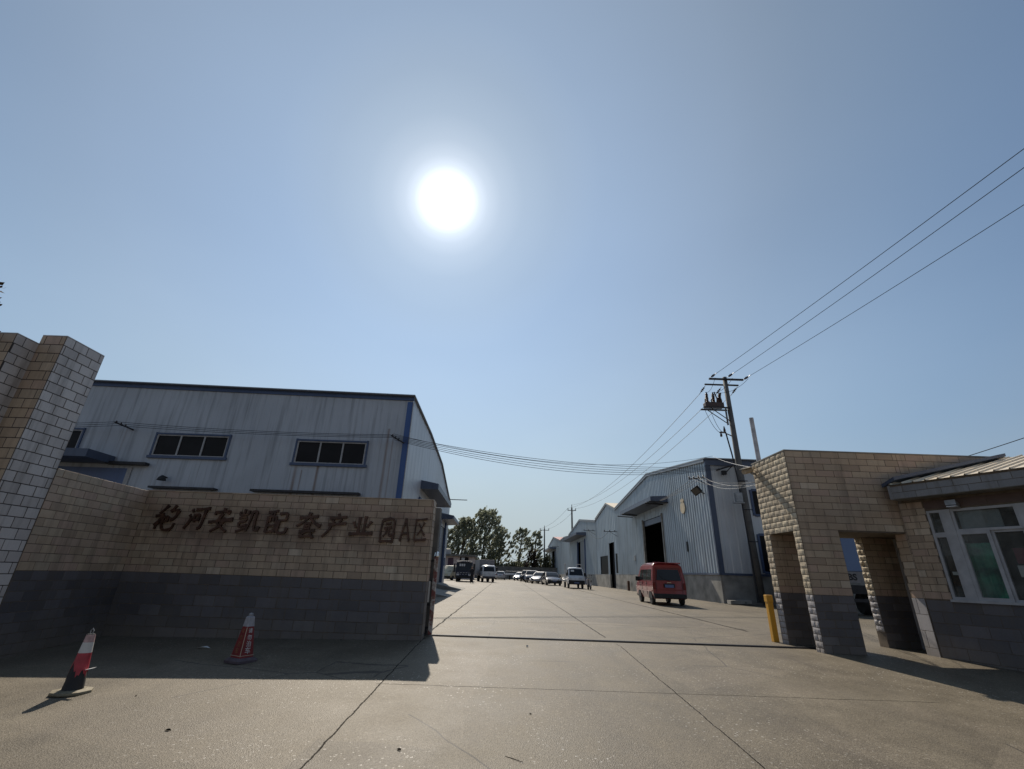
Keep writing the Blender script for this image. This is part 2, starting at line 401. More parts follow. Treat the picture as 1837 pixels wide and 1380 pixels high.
MT['fascia'] = tile_mat('weathered_fascia_tile', [(0, (.19, .19, .195)), (.5, (.235, .235, .24)), (1, (.27, .268, .27))], .6)
def ground_mat():
    m, n, l, p = new_mat('concrete_pavement')
    tcn = n.new("ShaderNodeTexCoord"); v = tcn.outputs['Object']
    sep = n.new("ShaderNodeSeparateXYZ"); l.new(v, sep.inputs[0]); X, Y = sep.outputs[0], sep.outputs[1]
    big = noise(n, l, .22, 5, .6, v); mid = noise(n, l, 1.4, 6, .65, v); fine = noise(n, l, 60, 3, .6, v)
    drag = noise(n, l, 1, 5, .6, v, (1.2, .16, 1))
    col = ramp_node(n, l, mid, [(.3, (.112, .094, .067)), (.55, (.155, .131, .094)), (.75, (.20, .170, .123))])
    col = mix(n, l, ramp_node(n, l, big, [(.35, (0, 0, 0)), (.7, (.5,)*3)]), col, (.142, .118, .087))
    col = mix(n, l, ramp_node(n, l, drag, [(.52, (0, 0, 0)), (.75, (.45,)*3)]), col, (.065, .056, .045))
    # oil and damp patches
    oil = noise(n, l, .8, 3, .5, v, (1, 1.6, 1))
    col = mix(n, l, ramp_node(n, l, oil, [(.64, (0, 0, 0)), (.78, (.55,)*3)]), col, (.060, .050, .040))
    # tyre lanes through the gate, darker and smoother
    lane = None
    for c0, w_ in ((-.55, .5), (1.15, .55), (3.2, .5), (4.9, .55)):
        wv = math_n(n, l, 'MULTIPLY', math_n(n, l, 'SUBTRACT', noise(n, l, .16, 2, .5, v), .5), 2.2)
        d = math_n(n, l, 'DIVIDE', math_n(n, l, 'ABSOLUTE', math_n(n, l, 'ADD', math_n(n, l, 'SUBTRACT', X, c0), wv)), w_)
        q = math_n(n, l, 'SUBTRACT', 1.0, d, True); lane = q if lane is None else math_n(n, l, 'MAXIMUM', lane, q)
    lane = math_n(n, l, 'MULTIPLY', lane, ramp_node(n, l, noise(n, l, 1, 5, .65, v, (1.6, .35, 1)), [(.38, (0, 0, 0)), (.68, (.6,)*3)]))
    col = mix(n, l, lane, col, (.095, .080, .063))
    # dark scuffs and smears
    scf = noise(n, l, 1, 6, .75, v, (2.6, 5.5, 1)); scm = noise(n, l, .4, 2, .5, v)
    scf = math_n(n, l, 'MULTIPLY', ramp_node(n, l, scf, [(.60, (0, 0, 0)), (.70, (.75,)*3)]), ramp_node(n, l, scm, [(.48, (0, 0, 0)), (.62, (1, 1, 1))]))
    col = mix(n, l, scf, col, (.06, .05, .04))
    pt = n.new("ShaderNodeTexVoronoi"); pt.inputs['Scale'].default_value = .42; pt.inputs['Randomness'].default_value = 1
    dw = n.new("ShaderNodeMix"); dw.data_type = 'VECTOR'; dw.inputs[0].default_value = .22
    nw = n.new("ShaderNodeTexNoise"); nw.inputs['Scale'].default_value = 1.1; nw.inputs['Detail'].default_value = 5; l.new(v, nw.inputs['Vector'])
    l.new(v, dw.inputs[4]); l.new(nw.outputs['Color'], dw.inputs[5]); l.new(dw.outputs[1], pt.inputs['Vector'])
    pc = n.new("ShaderNodeSeparateColor"); l.new(pt.outputs['Color'], pc.inputs[0])
    col = mix(n, l, ramp_node(n, l, pc.outputs[0], [(.55, (0, 0, 0)), (.95, (.38,)*3)]), col, (.205, .172, .128))
    col = mix(n, l, ramp_node(n, l, pc.outputs[1], [(.6, (0, 0, 0)), (.95, (.40,)*3)]), col, (.088, .074, .058))
    dust = noise(n, l, 1, 6, .6, v, (.9, .45, 1))
    col = mix(n, l, ramp_node(n, l, dust, [(.55, (0, 0, 0)), (.72, (.45,)*3)]), col, (.235, .198, .148))
    # gritty wear: light and dark grains a centimetre or two across, worn more in some areas
    gr = noise(n, l, 32, 4, .8, v); grm = ramp_node(n, l, noise(n, l, .45, 3, .55, v), [(.36, (.25,)*3), (.62, (1, 1, 1))])
    col = mix(n, l, math_n(n, l, 'MULTIPLY', ramp_node(n, l, gr, [(.56, (0, 0, 0)), (.70, (.8,)*3)]), grm), col, (.36, .32, .25))
    col = mix(n, l, math_n(n, l, 'MULTIPLY', ramp_node(n, l, gr, [(.30, (.85,)*3), (.43, (0, 0, 0))]), grm), col, (.06, .05, .04))
    # exposed aggregate
    vor = n.new("ShaderNodeTexVoronoi"); vor.inputs['Scale'].default_value = 85; l.new(v, vor.inputs['Vector'])
    agg = ramp_node(n, l, vor.outputs['Color'], [(.2, (.62,)*3), (.85, (1.25,)*3)])
    col = mix(n, l, .55, col, agg, 'MULTIPLY')
    vs2 = n.new("ShaderNodeTexVoronoi"); vs2.inputs['Scale'].default_value = 30; l.new(v, vs2.inputs['Vector'])
    sepc = n.new("ShaderNodeSeparateColor"); l.new(vs2.outputs['Color'], sepc.inputs[0])
    glint_speck = math_n(n, l, 'MULTIPLY', math_n(n, l, 'GREATER_THAN', sepc.outputs[0], .74), math_n(n, l, 'LESS_THAN', vs2.outputs['Distance'], math_n(n, l, 'MULTIPLY', sepc.outputs[1], .42)))
    glint_speck = math_n(n, l, 'MULTIPLY', glint_speck, ramp_node(n, l, noise(n, l, .55, 3, .5, v), [(.42, (0, 0, 0)), (.62, (1, 1, 1))]))
    col = mix(n, l, math_n(n, l, 'MULTIPLY', glint_speck, .75), col, (.42, .39, .34))  # aggregate specks, lightened in colour to imitate sun glints
    col = mix(n, l, .5, col, ramp_node(n, l, fine, [(.3, (.4,)*3), (.7, (.62,)*3)]), 'OVERLAY')
    # joints between the slabs: running lines and cross lines, slightly wandering
    wob = math_n(n, l, 'MULTIPLY', math_n(n, l, 'SUBTRACT', noise(n, l, 1.1, 5, .7, v), .5), .16)
    wob2 = math_n(n, l, 'MULTIPLY', math_n(n, l, 'SUBTRACT', noise(n, l, 3.1, 4, .7, v), .5), .07)
    def line(axis, c0, w, lo=None, hi=None, other=None, wb=wob):
        d = math_n(n, l, 'ABSOLUTE', math_n(n, l, 'ADD', math_n(n, l, 'SUBTRACT', axis, c0), wb))
        mr = n.new("ShaderNodeMapRange"); mr.inputs[1].default_value = w*.5; mr.inputs[2].default_value = w; mr.inputs[3].default_value = 1; mr.inputs[4].default_value = 0
        l.new(d, mr.inputs[0]); r = mr.outputs[0]
        if lo is not None: r = math_n(n, l, 'MULTIPLY', r, math_n(n, l, 'GREATER_THAN', other, lo))
        if hi is not None: r = math_n(n, l, 'MULTIPLY', r, math_n(n, l, 'LESS_THAN', other, hi))
        return r
    J = [line(X, -1.55, .011, -8, 10.2, Y, wob2), line(X, -1.6, .03, 11.2, 62, Y, wob), line(X, 2.24, .010, -8, 10.2, Y, wob2), line(X, 2.22, .022, 11.2, 75, Y, wob2),
         line(X, 6.45, .055, 13.5, 60, Y, wob), line(Y, 6.86, .009, -1.6, 5.6, X, wob2), line(Y, 14.0, .02, -1.7, 6.6, X, wob2), line(Y, 27.5, .03, -1.7, 6.6, X, wob2),
         line(Y, -.4, .016, -9, 9, X, wob2), line(Y, 41, .04, -1.7, 6.6, X, wob2), line(X, -5.3, .014, -8, 5.5, Y, wob2)]
    f = J[0]
    for k in J[1:]: f = math_n(n, l, 'MAXIMUM', f, k)
    col = mix(n, l, math_n(n, l, 'MULTIPLY', f, .92), col, (.008, .007, .006))
    # hairline cracks
    cv = n.new("ShaderNodeTexVoronoi"); cv.feature = 'DISTANCE_TO_EDGE'; cv.inputs['Scale'].default_value = .23
    dv = n.new("ShaderNodeMix"); dv.data_type = 'VECTOR'; dv.inputs[0].default_value = .12
    nz = n.new("ShaderNodeTexNoise"); nz.inputs['Scale'].default_value = 1.3; nz.inputs['Detail'].default_value = 6; l.new(v, nz.inputs['Vector'])
    l.new(v, dv.inputs[4]); l.new(nz.outputs['Color'], dv.inputs[5]); l.new(dv.outputs[1], cv.inputs['Vector'])
    crk = math_n(n, l, 'LESS_THAN', cv.outputs['Distance'], .0022)
    crk = math_n(n, l, 'MULTIPLY', crk, math_n(n, l, 'GREATER_THAN', noise(n, l, .35, 2, .5, v), .53))
    col = mix(n, l, math_n(n, l, 'MULTIPLY', crk, .75), col, (.05, .045, .04))
    l.new(col, p.inputs['Base Color'])
    l.new(math_n(n, l, 'SUBTRACT', ramp_node(n, l, mid, [(.3, (.50,)*3), (.7, (.64,)*3)]), math_n(n, l, 'MULTIPLY', glint_speck, .22)), p.inputs['Roughness'])
    l.new(math_n(n, l, 'MULTIPLY', math_n(n, l, 'SUBTRACT', 1.0, math_n(n, l, 'MULTIPLY', f, .9)), .22), p.inputs['Specular IOR Level'])
    h = math_n(n, l, 'ADD', math_n(n, l, 'MULTIPLY', vor.outputs['Distance'], 1.0), math_n(n, l, 'MULTIPLY', fine, .5))
    h = math_n(n, l, 'SUBTRACT', h, math_n(n, l, 'MULTIPLY', f, 2.0))
    bump(n, l, p, h, .5, .006)
    return m
MT['ground'] = ground_mat()

# ------------------------------------------------------------------ ground sheet
def build_ground():
    xs = [-3000, -600, -150, -60, -30] + [-20+i*1.0 for i in range(19)] + [-1.5] + [-1+i*1.5 for i in range(20)] + [40, 70, 150, 600, 3000]
    ys = [-3000, -400, -100, -30, -12, -5, -3, -1, 1, 3, 5, 6, 7, 8, 9, 9.8, 10.6, 11.5, 12.5, 13.5, 14.5, 18, 25, 35, 50, 70, 100, 140, 200, 500, 1500, 4000]
    g = MB(); nx = len(xs)
    g.v = [(x, y, gz(x, y)) for y in ys for x in xs]
    for j in range(len(ys)-1):
        for i in range(nx-1):
            g.f.append((j*nx+i, j*nx+i+1, (j+1)*nx+i+1, (j+1)*nx+i)); g.m.append(0)
    o = g.build('ground', MT['ground']); tag(o, kind='structure')
build_ground()

# ------------------------------------------------------------------ tiled faces
def tile_rows(u0, u1, v0, v1, tw, th, holes=(), off0=0.0):
    """running-bond tiles; yields (ua, ub, va, vb)"""
    r = 0; v = v0
    while v < v1-.01:
        vb = min(v+th, v1); mid = (v+vb)/2
        iv = [(u0, u1)]
        for (a, b, c, d) in holes:
            if c < mid < d:
                nv = []
                for (p, q) in iv:
                    if b <= p or a >= q: nv.append((p, q)); continue
                    if a > p: nv.append((p, a))
                    if b < q: nv.append((b, q))
                iv = nv
        sh = (tw/2 if r % 2 else 0)+off0
        for (p, q) in iv:
            k = math.floor((p-u0-sh)/tw); x = u0+sh+k*tw
            while x < q-.002:
                a, b = max(x, p), min(x+tw, q)
                if b-a > .03: yield a, b, v, vb
                x += tw
        v = vb; r += 1
def tiles(mb, O, U, N, u0, u1, v0, v1, tw=.28, th=.133, gap=.007, proud=.004, bev=.003, split=None, holes=(), m_low=0, m_up=1, rock=0, off0=0.0):
    """bevelled tiles on the face O + u*U + v*Z, facing N; below height `split` material m_low, above it m_up"""
    O, U, N = Vector(O), Vector(U).normalized(), Vector(N).normalized(); Z = Vector((0, 0, 1))
    nf0 = len(mb.f)
    segs = [(v0, v1)]
    if split is not None and v0 < split < v1:
        nr = max(1, round((split-v0)/th)); segs = [(v0, split), (split, v1)]
    for (a0, a1) in segs:
        nrow = max(1, round((a1-a0)/th)); t = (a1-a0)/nrow
        mi = m_low if (split is not None and (a0+a1)/2 < split) else m_up
        for a, b, c, d in tile_rows(u0, u1, a0, a1, tw, t, holes, off0):
            a += gap/2; b -= gap/2; c += gap/2; d -= gap/2
            pr = proud+random.uniform(-.0015, .0015)
            if rock:
                nu, nv = 4, 3
                vs = []
                for j in range(nv+1):
                    for i in range(nu+1):
                        fu, fv = i/nu, j/nv
                        e = min(fu, 1-fu)*nu*min(fv, 1-fv)*nv
                        edge = i in (0, nu) or j in (0, nv)
                        h = .004 if edge else pr+rock*random.uniform(.35, 1)
                        vs.append(O+U*(a+(b-a)*fu)+Z*(c+(d-c)*fv)+N*h)
                fs = [(j*(nu+1)+i, j*(nu+1)+i+1, (j+1)*(nu+1)+i+1, (j+1)*(nu+1)+i) for j in range(nv) for i in range(nu)]
                mb.mesh(vs, fs, mi)
            else:
                tl = [random.uniform(-.0012, .0012) for _ in range(4)]
                base = [(a, c), (b, c), (b, d), (a, d)]; top = [(a+bev, c+bev), (b-bev, c+bev), (b-bev, d-bev), (a+bev, d-bev)]
                vs = [O+U*x+Z*y-N*.002 for x, y in base]+[O+U*x+Z*y+N*(pr+tl[i]) for i, (x, y) in enumerate(top)]
                mb.mesh(vs, [(4, 5, 6, 7), (0, 1, 5, 4), (1, 2, 6, 5), (2, 3, 7, 6), (3, 0, 4, 7)], mi)
    if (len(mb.f)-nf0) and not (nf0 and not mb.groups): mb.groups.append(list(range(nf0, len(mb.f))))

# ------------------------------------------------------------------ sign wall with lettering
XL, XR, YW, HW, STRIPE = -7.62, -1.56, 9.82, 2.59, 1.02
def stained_tile():
    m = tile_mat('rust_stained_beige_tile', [(0, (.33, .245, .175)), (.12, (.40, .30, .21)), (.35, (.46, .35, .245)), (.55, (.445, .315, .24)), (.78, (.41, .33, .24)), (.93, (.49, .375, .265)), (.97, (.56, .46, .35)), (1, (.58, .48, .37))], .5)
    n, l = m.node_tree.nodes, m.node_tree.links; p = n["Principled BSDF"]; src = p.inputs['Base Color'].links[0].from_socket
    g = n.new("ShaderNodeNewGeometry"); sp = n.new("ShaderNodeSeparateXYZ"); l.new(g.outputs['Position'], sp.inputs[0])
    band = ramp_node(n, l, sp.outputs[2], [(0, (0, 0, 0)), (1, (0, 0, 0))])
    mr = n.new("ShaderNodeMapRange"); mr.inputs[1].default_value = 1.2; mr.inputs[2].default_value = 2.5; l.new(sp.outputs[2], mr.inputs[0])
    band = ramp_node(n, l, mr.outputs[0], [(0, (0, 0, 0)), (.25, (.35,)*3), (.45, (1,)*3), (.78, (.9,)*3), (.95, (0, 0, 0))])
    f = ramp_node(n, l, noise(n, l, 1, 5, .6, None, (2.6, 2.6, 1.3)), [(.36, (0, 0, 0)), (.62, (.72,)*3)])
    l.new(mix(n, l, math_n(n, l, 'MULTIPLY', f, band), src, (.11, .062, .045)), p.inputs['Base Color'])
    return m
sw = thing('sign_wall', 'low beige tiled wall with grey base carrying bronze Chinese lettering left of the gate', 'wall', ((XL+XR)/2, YW+.15, gz(-4.5, YW)))
b = MB().box(XL+.052, XR, YW, YW+.32, -.4, HW); b.build('wall_core', MT['grout'], sw, True)
t = MB(); tiles(t, (0, YW, 0), (1, 0, 0), (0, -1, 0), XL, XR, STRIPE, HW, m_up=0)
tiles(t, (XR, YW, 0), (0, 1, 0), (1, 0, 0), 0, .32, STRIPE, HW, m_up=0)
t.build('beige_tiling', stained_tile(), sw, True)
t = MB(); tiles(t, (0, YW, 0), (1, 0, 0), (0, -1, 0), XL, XR, -.3, STRIPE, tw=.4, th=.19, gap=.008, m_up=0)
tiles(t, (XR, YW, 0), (0, 1, 0), (1, 0, 0), 0, .32, -.3, STRIPE, tw=.4, th=.19, m_up=0)
t.build('grey_tiling', MT['tile_grey'], sw, True)
t = MB()
x = XL
while x < XR-.01:
    t.box(x+.004, min(x+.3, XR)-.004, YW-.012, YW+.332, HW, HW+.02); x += .3
t.build('coping', MT['tile'], sw, True)

# brush-written characters, each a set of tapering strokes on a 100 x 100 square (y up): (points, start width, end width)
def st(w0, w1, *pts): return (pts, w0, w1)
CH = {
 'bao': [st(9, 5, (44, 98), (34, 84), (16, 66)), st(8, 9, (76, 99), (70, 86), (60, 74)), st(8, 8, (4, 56), (20, 60), (36, 64)), st(8, 9, (60, 78), (78, 80), (92, 80)), st(9, 10, (92, 80), (88, 58), (78, 46), (68, 44)),
         st(10, 7, (34, 62), (26, 42), (8, 22)), st(9, 5, (24, 34), (16, 20), (14, 8)), st(8, 8, (38, 52), (58, 56), (56, 38)), st(8, 8, (38, 50), (36, 30), (42, 10), (58, 4), (78, 8)), st(8, 4, (78, 8), (86, 18), (88, 32)), st(7, 7, (38, 34), (58, 40))],
 'he': [st(9, 6, (20, 84), (28, 74)), st(8, 6, (14, 62), (22, 54)), st(7, 11, (4, 8), (16, 28), (28, 52)), st(9, 10, (38, 84), (60, 86), (98, 90)), st(9, 10, (82, 86), (80, 50), (74, 14), (62, 10)),
        st(8, 8, (40, 64), (38, 40), (44, 38)), st(8, 8, (40, 62), (60, 66), (58, 42)), st(8, 8, (42, 42), (60, 44))],
 'an': [st(10, 7, (56, 98), (54, 84)), st(9, 7, (20, 70), (24, 84)), st(8, 10, (22, 80), (56, 84), (80, 88), (72, 74)), st(10, 6, (52, 76), (36, 40), (50, 26), (82, 6)), st(11, 6, (66, 60), (56, 30), (18, 4)), st(9, 12, (2, 40), (40, 46), (98, 54))],
 'kai': [st(8, 8, (26, 96), (24, 74)), st(7, 7, (8, 86), (8, 70), (44, 76), (44, 92)), st(7, 7, (8, 60), (40, 66), (38, 48), (12, 44)), st(8, 6, (12, 44), (12, 24), (44, 34)), st(7, 7, (6, 8), (26, 14), (46, 26)), st(9, 7, (60, 88), (58, 50), (46, 10)), st(8, 9, (60, 86), (80, 90), (78, 50), (80, 14), (96, 14), (98, 30))],
 'pei': [st(9, 8, (4, 88), (46, 96)), st(9, 9, (8, 72), (8, 8)), st(8, 9, (8, 70), (46, 76), (44, 8)), st(7, 6, (20, 88), (18, 50)), st(7, 6, (32, 90), (32, 52)), st(7, 7, (10, 34), (44, 38)), st(8, 8, (8, 10), (44, 14)),
         st(9, 8, (56, 84), (90, 90), (88, 60)), st(8, 7, (58, 56), (88, 60)), st(10, 9, (58, 58), (56, 14), (66, 6), (94, 10), (98, 30))],
 'tao': [st(10, 9, (14, 76), (84, 84)), st(10, 6, (52, 98), (44, 70), (8, 44)), st(8, 12, (56, 76), (74, 58), (98, 46)), st(8, 7, (40, 56), (38, 26)), st(7, 7, (40, 56), (62, 58)), st(7, 7, (40, 46), (60, 48)), st(7, 7, (38, 36), (60, 38)), st(9, 9, (22, 24), (80, 30)), st(8, 7, (46, 26), (26, 6)), st(8, 8, (26, 6), (72, 10)), st(8, 8, (64, 20), (78, 2))],
 'chan': [st(9, 7, (54, 98), (60, 86)), st(10, 9, (22, 78), (90, 86)), st(8, 6, (36, 72), (42, 60)), st(8, 6, (72, 76), (62, 62)), st(9, 9, (20, 52), (92, 60)), st(11, 6, (32, 54), (26, 30), (2, 2))],
 'ye': [st(9, 10, (38, 92), (38, 22)), st(9, 10, (62, 96), (60, 22)), st(9, 7, (14, 70), (26, 44)), st(9, 7, (88, 74), (72, 46)), st(11, 12, (2, 16), (50, 20), (98, 22))],
 'yuan': [st(9, 9, (14, 86), (8, 40), (12, 4)), st(9, 10, (14, 84), (60, 94), (86, 88), (88, 40), (84, 4)), st(8, 7, (34, 72), (66, 76)), st(8, 8, (28, 56), (72, 60)), st(8, 5, (44, 56), (40, 36), (26, 24)), st(8, 7, (58, 58), (58, 32), (66, 26), (76, 34)), st(9, 9, (12, 6), (50, 8), (86, 6))],
 'A': [st(11, 11, (50, 98), (10, 2)), st(11, 11, (50, 98), (90, 2)), st(8, 8, (26, 34), (74, 34))],
 'qu': [st(7, 7, (6, 90), (94, 95)), st(7, 5, (78, 80), (54, 50), (28, 26)), st(6, 8, (34, 74), (58, 50), (84, 26)), st(7, 7, (12, 90), (9, 40), (10, 5)), st(8, 8, (10, 5), (50, 7), (98, 10))],
}
def ribbon(mb, pts, w0, w1, sx, sy, ox, oz, y0, depth, slant):
    P = []
    for i in range(len(pts)-1):
        for k in range(5):
            f = k/5; P.append((pts[i][0]*(1-f)+pts[i+1][0]*f, pts[i][1]*(1-f)+pts[i+1][1]*f))
    P.append(pts[-1]); n = len(P)
    for _ in range(2):
        P = [P[0]]+[((P[i-1][0]+2*P[i][0]+P[i+1][0])/4, (P[i-1][1]+2*P[i][1]+P[i+1][1])/4) for i in range(1, n-1)]+[P[-1]]
    L, R = [], []
    for i, (a, c) in enumerate(P):
        q, r = P[min(i+1, n-1)], P[max(i-1, 0)]
        dx, dy = q[0]-r[0], q[1]-r[1]; d = sqrt(dx*dx+dy*dy) or 1
        f = i/(n-1); w = (w0*(1-f)+w1*f)*(1.15-.40*sin(pi*f))*.62
        nx, ny = -dy/d*w, dx/d*w
        for S_, sg in ((L, 1), (R, -1)):
            x_, z_ = a+nx*sg, c+ny*sg
            S_.append((ox+(x_+slant*(z_-50)/100)*sx, oz+z_*sy))
    vs = [];
    for (a, c), (d, e) in zip(L, R):
        vs += [(a, y0, c), (d, y0, e), (a, y0+depth, c), (d, y0+depth, e)]
    fs = []
    for i in range(n-1):
        k = i*4; j = k+4
        fs += [(k, k+1, j+1, j), (k, j, j+2, k+2), (k+1, k+3, j+3, j+1)]
    fs += [(0, 2, 3, 1), ((n-1)*4, (n-1)*4+1, (n-1)*4+3, (n-1)*4+2)]
    mb.mesh(vs, fs)
MT['letter'] = None
def letter_mat():
    m, n, l, p = new_mat('tarnished_bronze')
    f = noise(n, l, 9, 6)
    l.new(ramp_node(n, l, f, [(.35, (.038, .018, .012)), (.6, (.085, .038, .024)), (.8, (.19, .10, .045))]), p.inputs['Base Color'])
    p.inputs['Metallic'].default_value = .35; p.inputs['Roughness'].default_value = .38
    return m
MT['letter'] = letter_mat()
order = ['bao', 'he', 'an', 'kai', 'pei', 'tao', 'chan', 'ye', 'yuan', 'A', 'qu']
# centre x, base z and size of each character on the wall (the line of writing climbs and dips a little)
px_c = [(-7.02, 1.79, .50, .53), (-6.40, 1.82, .46, .50), (-5.90, 1.80, .50, .50), (-5.33, 1.80, .48, .50), (-4.74, 1.80, .47, .49), (-4.10, 1.75, .54, .52), (-3.53, 1.78, .50, .48), (-2.99, 1.79, .50, .45), (-2.45, 1.71, .34, .52), (-2.09, 1.75, .24, .46), (-1.78, 1.76, .27, .47)]
for k, (x, z, w, h) in zip(order, px_c):
    mb = MB()
    for i, (pts, w0, w1) in enumerate(CH[k]):
        ribbon(mb, pts, w0, w1, w/100, h/100, x-w/2, z, YW-.042-.0012*i, .038, 3 if k != 'A' else 0)
    mb.build('character', MT['letter'], sw, True)

# ------------------------------------------------------------------ flank wall joining the sign wall to the pillar
P0, P1 = Vector((-7.45, 7.56, 0)), Vector((-7.57, 9.82, 0))
fl = thing('flank_wall', 'short beige tiled return wall between the stepped pillar and the lettered wall', 'wall', ((P0.x+P1.x)/2, (P0.y+P1.y)/2, -.2))
U = (P1-P0).normalized(); N = Vector((U.y, -U.x, 0))
if N.x < 0: N = -N
Lf = (P1-P0).length-.005
MB().prism([P0+Vector((0, 0, -.4)), P0+U*(Lf+.3)+Vector((0, 0, -.4)), P0+U*(Lf+.3)-N*.3+Vector((0, 0, -.4)), P0-N*.3+Vector((0, 0, -.4))], (0, 0, HW+.4)).build('wall_core', MT['grout'], fl, True)
t = MB(); tiles(t, P0, U, N, 0, Lf, STRIPE, HW, m_up=0); t.build('beige_tiling', MT['tile'], fl, True)
t = MB(); tiles(t, P0, U, N, 0, Lf, -.3, STRIPE, tw=.3, th=.14, m_up=0); t.build('grey_tiling', MT['tile_grey'], fl, True)

# ------------------------------------------------------------------ stepped pillar
HP = 4.64
gp = thing('gate_pillar', 'tall stepped pillar in beige tiles, its side faces coloured paler for sky light, at the left edge of the entrance', 'pillar', (-8.1, 7.0, -.3))
core = MB(); HP2 = HP-.16
# zig-zag plan: two blocks, the left one standing forward and one course lower
foot = [(-7.46, 7.56), (-7.46, 6.80), (-7.87, 6.80), (-7.87, 7.56)]
foot2 = [(-7.87, 7.56), (-7.87, 6.44), (-8.27, 6.44), (-8.27, 6.1), (-8.75, 6.1), (-8.75, 7.56)]
core.prism([(x, y, -.5) for x, y in foot2], (0, 0, HP2+.5))
core.prism([(x, y, -.5) for x, y in foot], (0, 0, HP+.5)).build('pillar_core', MT['grout_dark'], gp, True)
t = MB()
for (a, c), n_, h_ in (((foot[0], foot[1]), (1, 0, 0), HP), ((foot[1], foot[2]), (0, -1, 0), HP), ((foot2[0], foot2[1]), (1, 0, 0), HP2), ((foot2[1], foot2[2]), (0, -1, 0), HP2), ((foot2[2], foot2[3]), (1, 0, 0), HP2), ((foot2[3], foot2[4]), (0, -1, 0), HP2)):
    A, B_ = Vector((*a, 0)), Vector((*c, 0)); u_ = B_-A
    front = n_[1] < 0
    tiles(t, A, u_, n_, .0, u_.length, -.3, h_, tw=.255, th=.157, gap=.010, m_up=1 if front else 0, off0=.08)
t.build('tile_cladding', [MT['tile_skylit'], MT['tile']], gp, True)  # side faces take the copy coloured as if skylit, front faces the plain tile
MB().prism([(x, y, HP) for x, y in foot], (0, 0, .015)).build('pillar_cap', MT['tile_skylit'], gp, True)
MB().prism([(x, y, HP2) for x, y in foot2], (0, 0, .015)).build('pillar_cap', MT['tile_skylit'], gp, True)

# ------------------------------------------------------------------ concrete gate post and the retracted sliding gate behind the sign wall
cp = MB().rbox(-2.35, -1.53, 10.68, 10.95, -.1, 2.56, .02).build('concrete_post', MT['concrete_dark'], None, True)
tag(cp, 'plain dark concrete post standing just behind the right end of the lettered wall', 'post')
sg = thing('sliding_gate', 'slid-back metal gate with red and white striped end frame beside the lettered wall', 'gate', (-1.9, 10.53, 0))
m, n, l, p = new_mat('worn_red_white_paint')
tcn = n.new("ShaderNodeTexCoord"); sp = n.new("ShaderNodeSeparateXYZ"); l.new(tcn.outputs['Object'], sp.inputs[0])
s1 = math_n(n, l, 'FRACT', math_n(n, l, 'ADD', math_n(n, l, 'MULTIPLY', sp.outputs[2], 2.6), math_n(n, l, 'MULTIPLY', sp.outputs[0], 2.0)))
wornf = noise(n, l, 22, 5)
cc = mix(n, l, math_n(n, l, 'GREATER_THAN', math_n(n, l, 'ADD', s1, math_n(n, l, 'MULTIPLY', math_n(n, l, 'SUBTRACT', wornf, .5), 1.6)), .5), (.60, .56, .53), (.26, .09, .08))
cc = mix(n, l, ramp_node(n, l, noise(n, l, 14, 4), [(.48, (0, 0, 0)), (.66, (.85,)*3)]), cc, (.30, .22, .18))
l.new(cc, p.inputs['Base Color']); p.inputs['Roughness'].default_value = .5
MT['stripe'] = m
f_ = MB(); f_.rbox(-1.54, -1.46, 10.49, 10.56, .02, 1.5, .008)
f_.build('end_post', MT['stripe'], sg, True)
f_ = MB(); f_.lathe([(.05, 0), (.055, .02), (.045, .09), (.02, .11)], (-1.5, 10.525, 1.5), 12); f_.build('post_cap', MT['chrome'], sg, True)
f_ = MB()
for z in (.12, .55, 1.0, 1.4): f_.box(-4.5, -1.55, 10.505, 10.545, z, z+.045)
for k in range(24): f_.box(-4.5+k*.12, -4.475+k*.12, 10.51, 10.54, .165, 1.44)
f_.build('gate_leaf', MT['steel_dark'], sg, True)
MB().box(-1.93, -1.575, 10.46, 10.475, .62, 1.02).build('notice_panel', MT['paper'], sg, True)
f_ = MB()
for k in range(3): f_.box(-1.9, -1.60, 10.452, 10.4585, 1.08+k*.1, 1.13+k*.1)
f_.build('red_band', MT['lamp_red'], sg, True)
for x_ in (-2.0, -1.62, -3.4):
    w_ = MB(); w_.tube([(x_, 10.5, .07), (x_, 10.55, .07)], .06, 12); w_.build('roller_wheel', MT['steel_dark'], sg, True)
gt = MB(); gt.box(-1.45, 6.9, 10.52, 10.58, .002, .026); gt.box(-1.45, 6.9, 10.475, 10.488, .0, .022)
tag(gt.build('gate_track', MT['steel_dark'], None, True), 'thin dark steel gate rail crossing the whole entrance', 'rail')

yp = thing('bollard_post', 'square yellow painted post with cap in front of the blockwork corner pier', 'post', (6.06, 11.46, 0))
MB().rbox(6.0, 6.12, 11.40, 11.52, 0, .86, .012).build('post_body', MT['yellow'], yp, True)
MB().rbox(5.99, 6.13, 11.39, 11.53, .80, .955, .015).build('post_cap', MT['yellow'], yp, True)

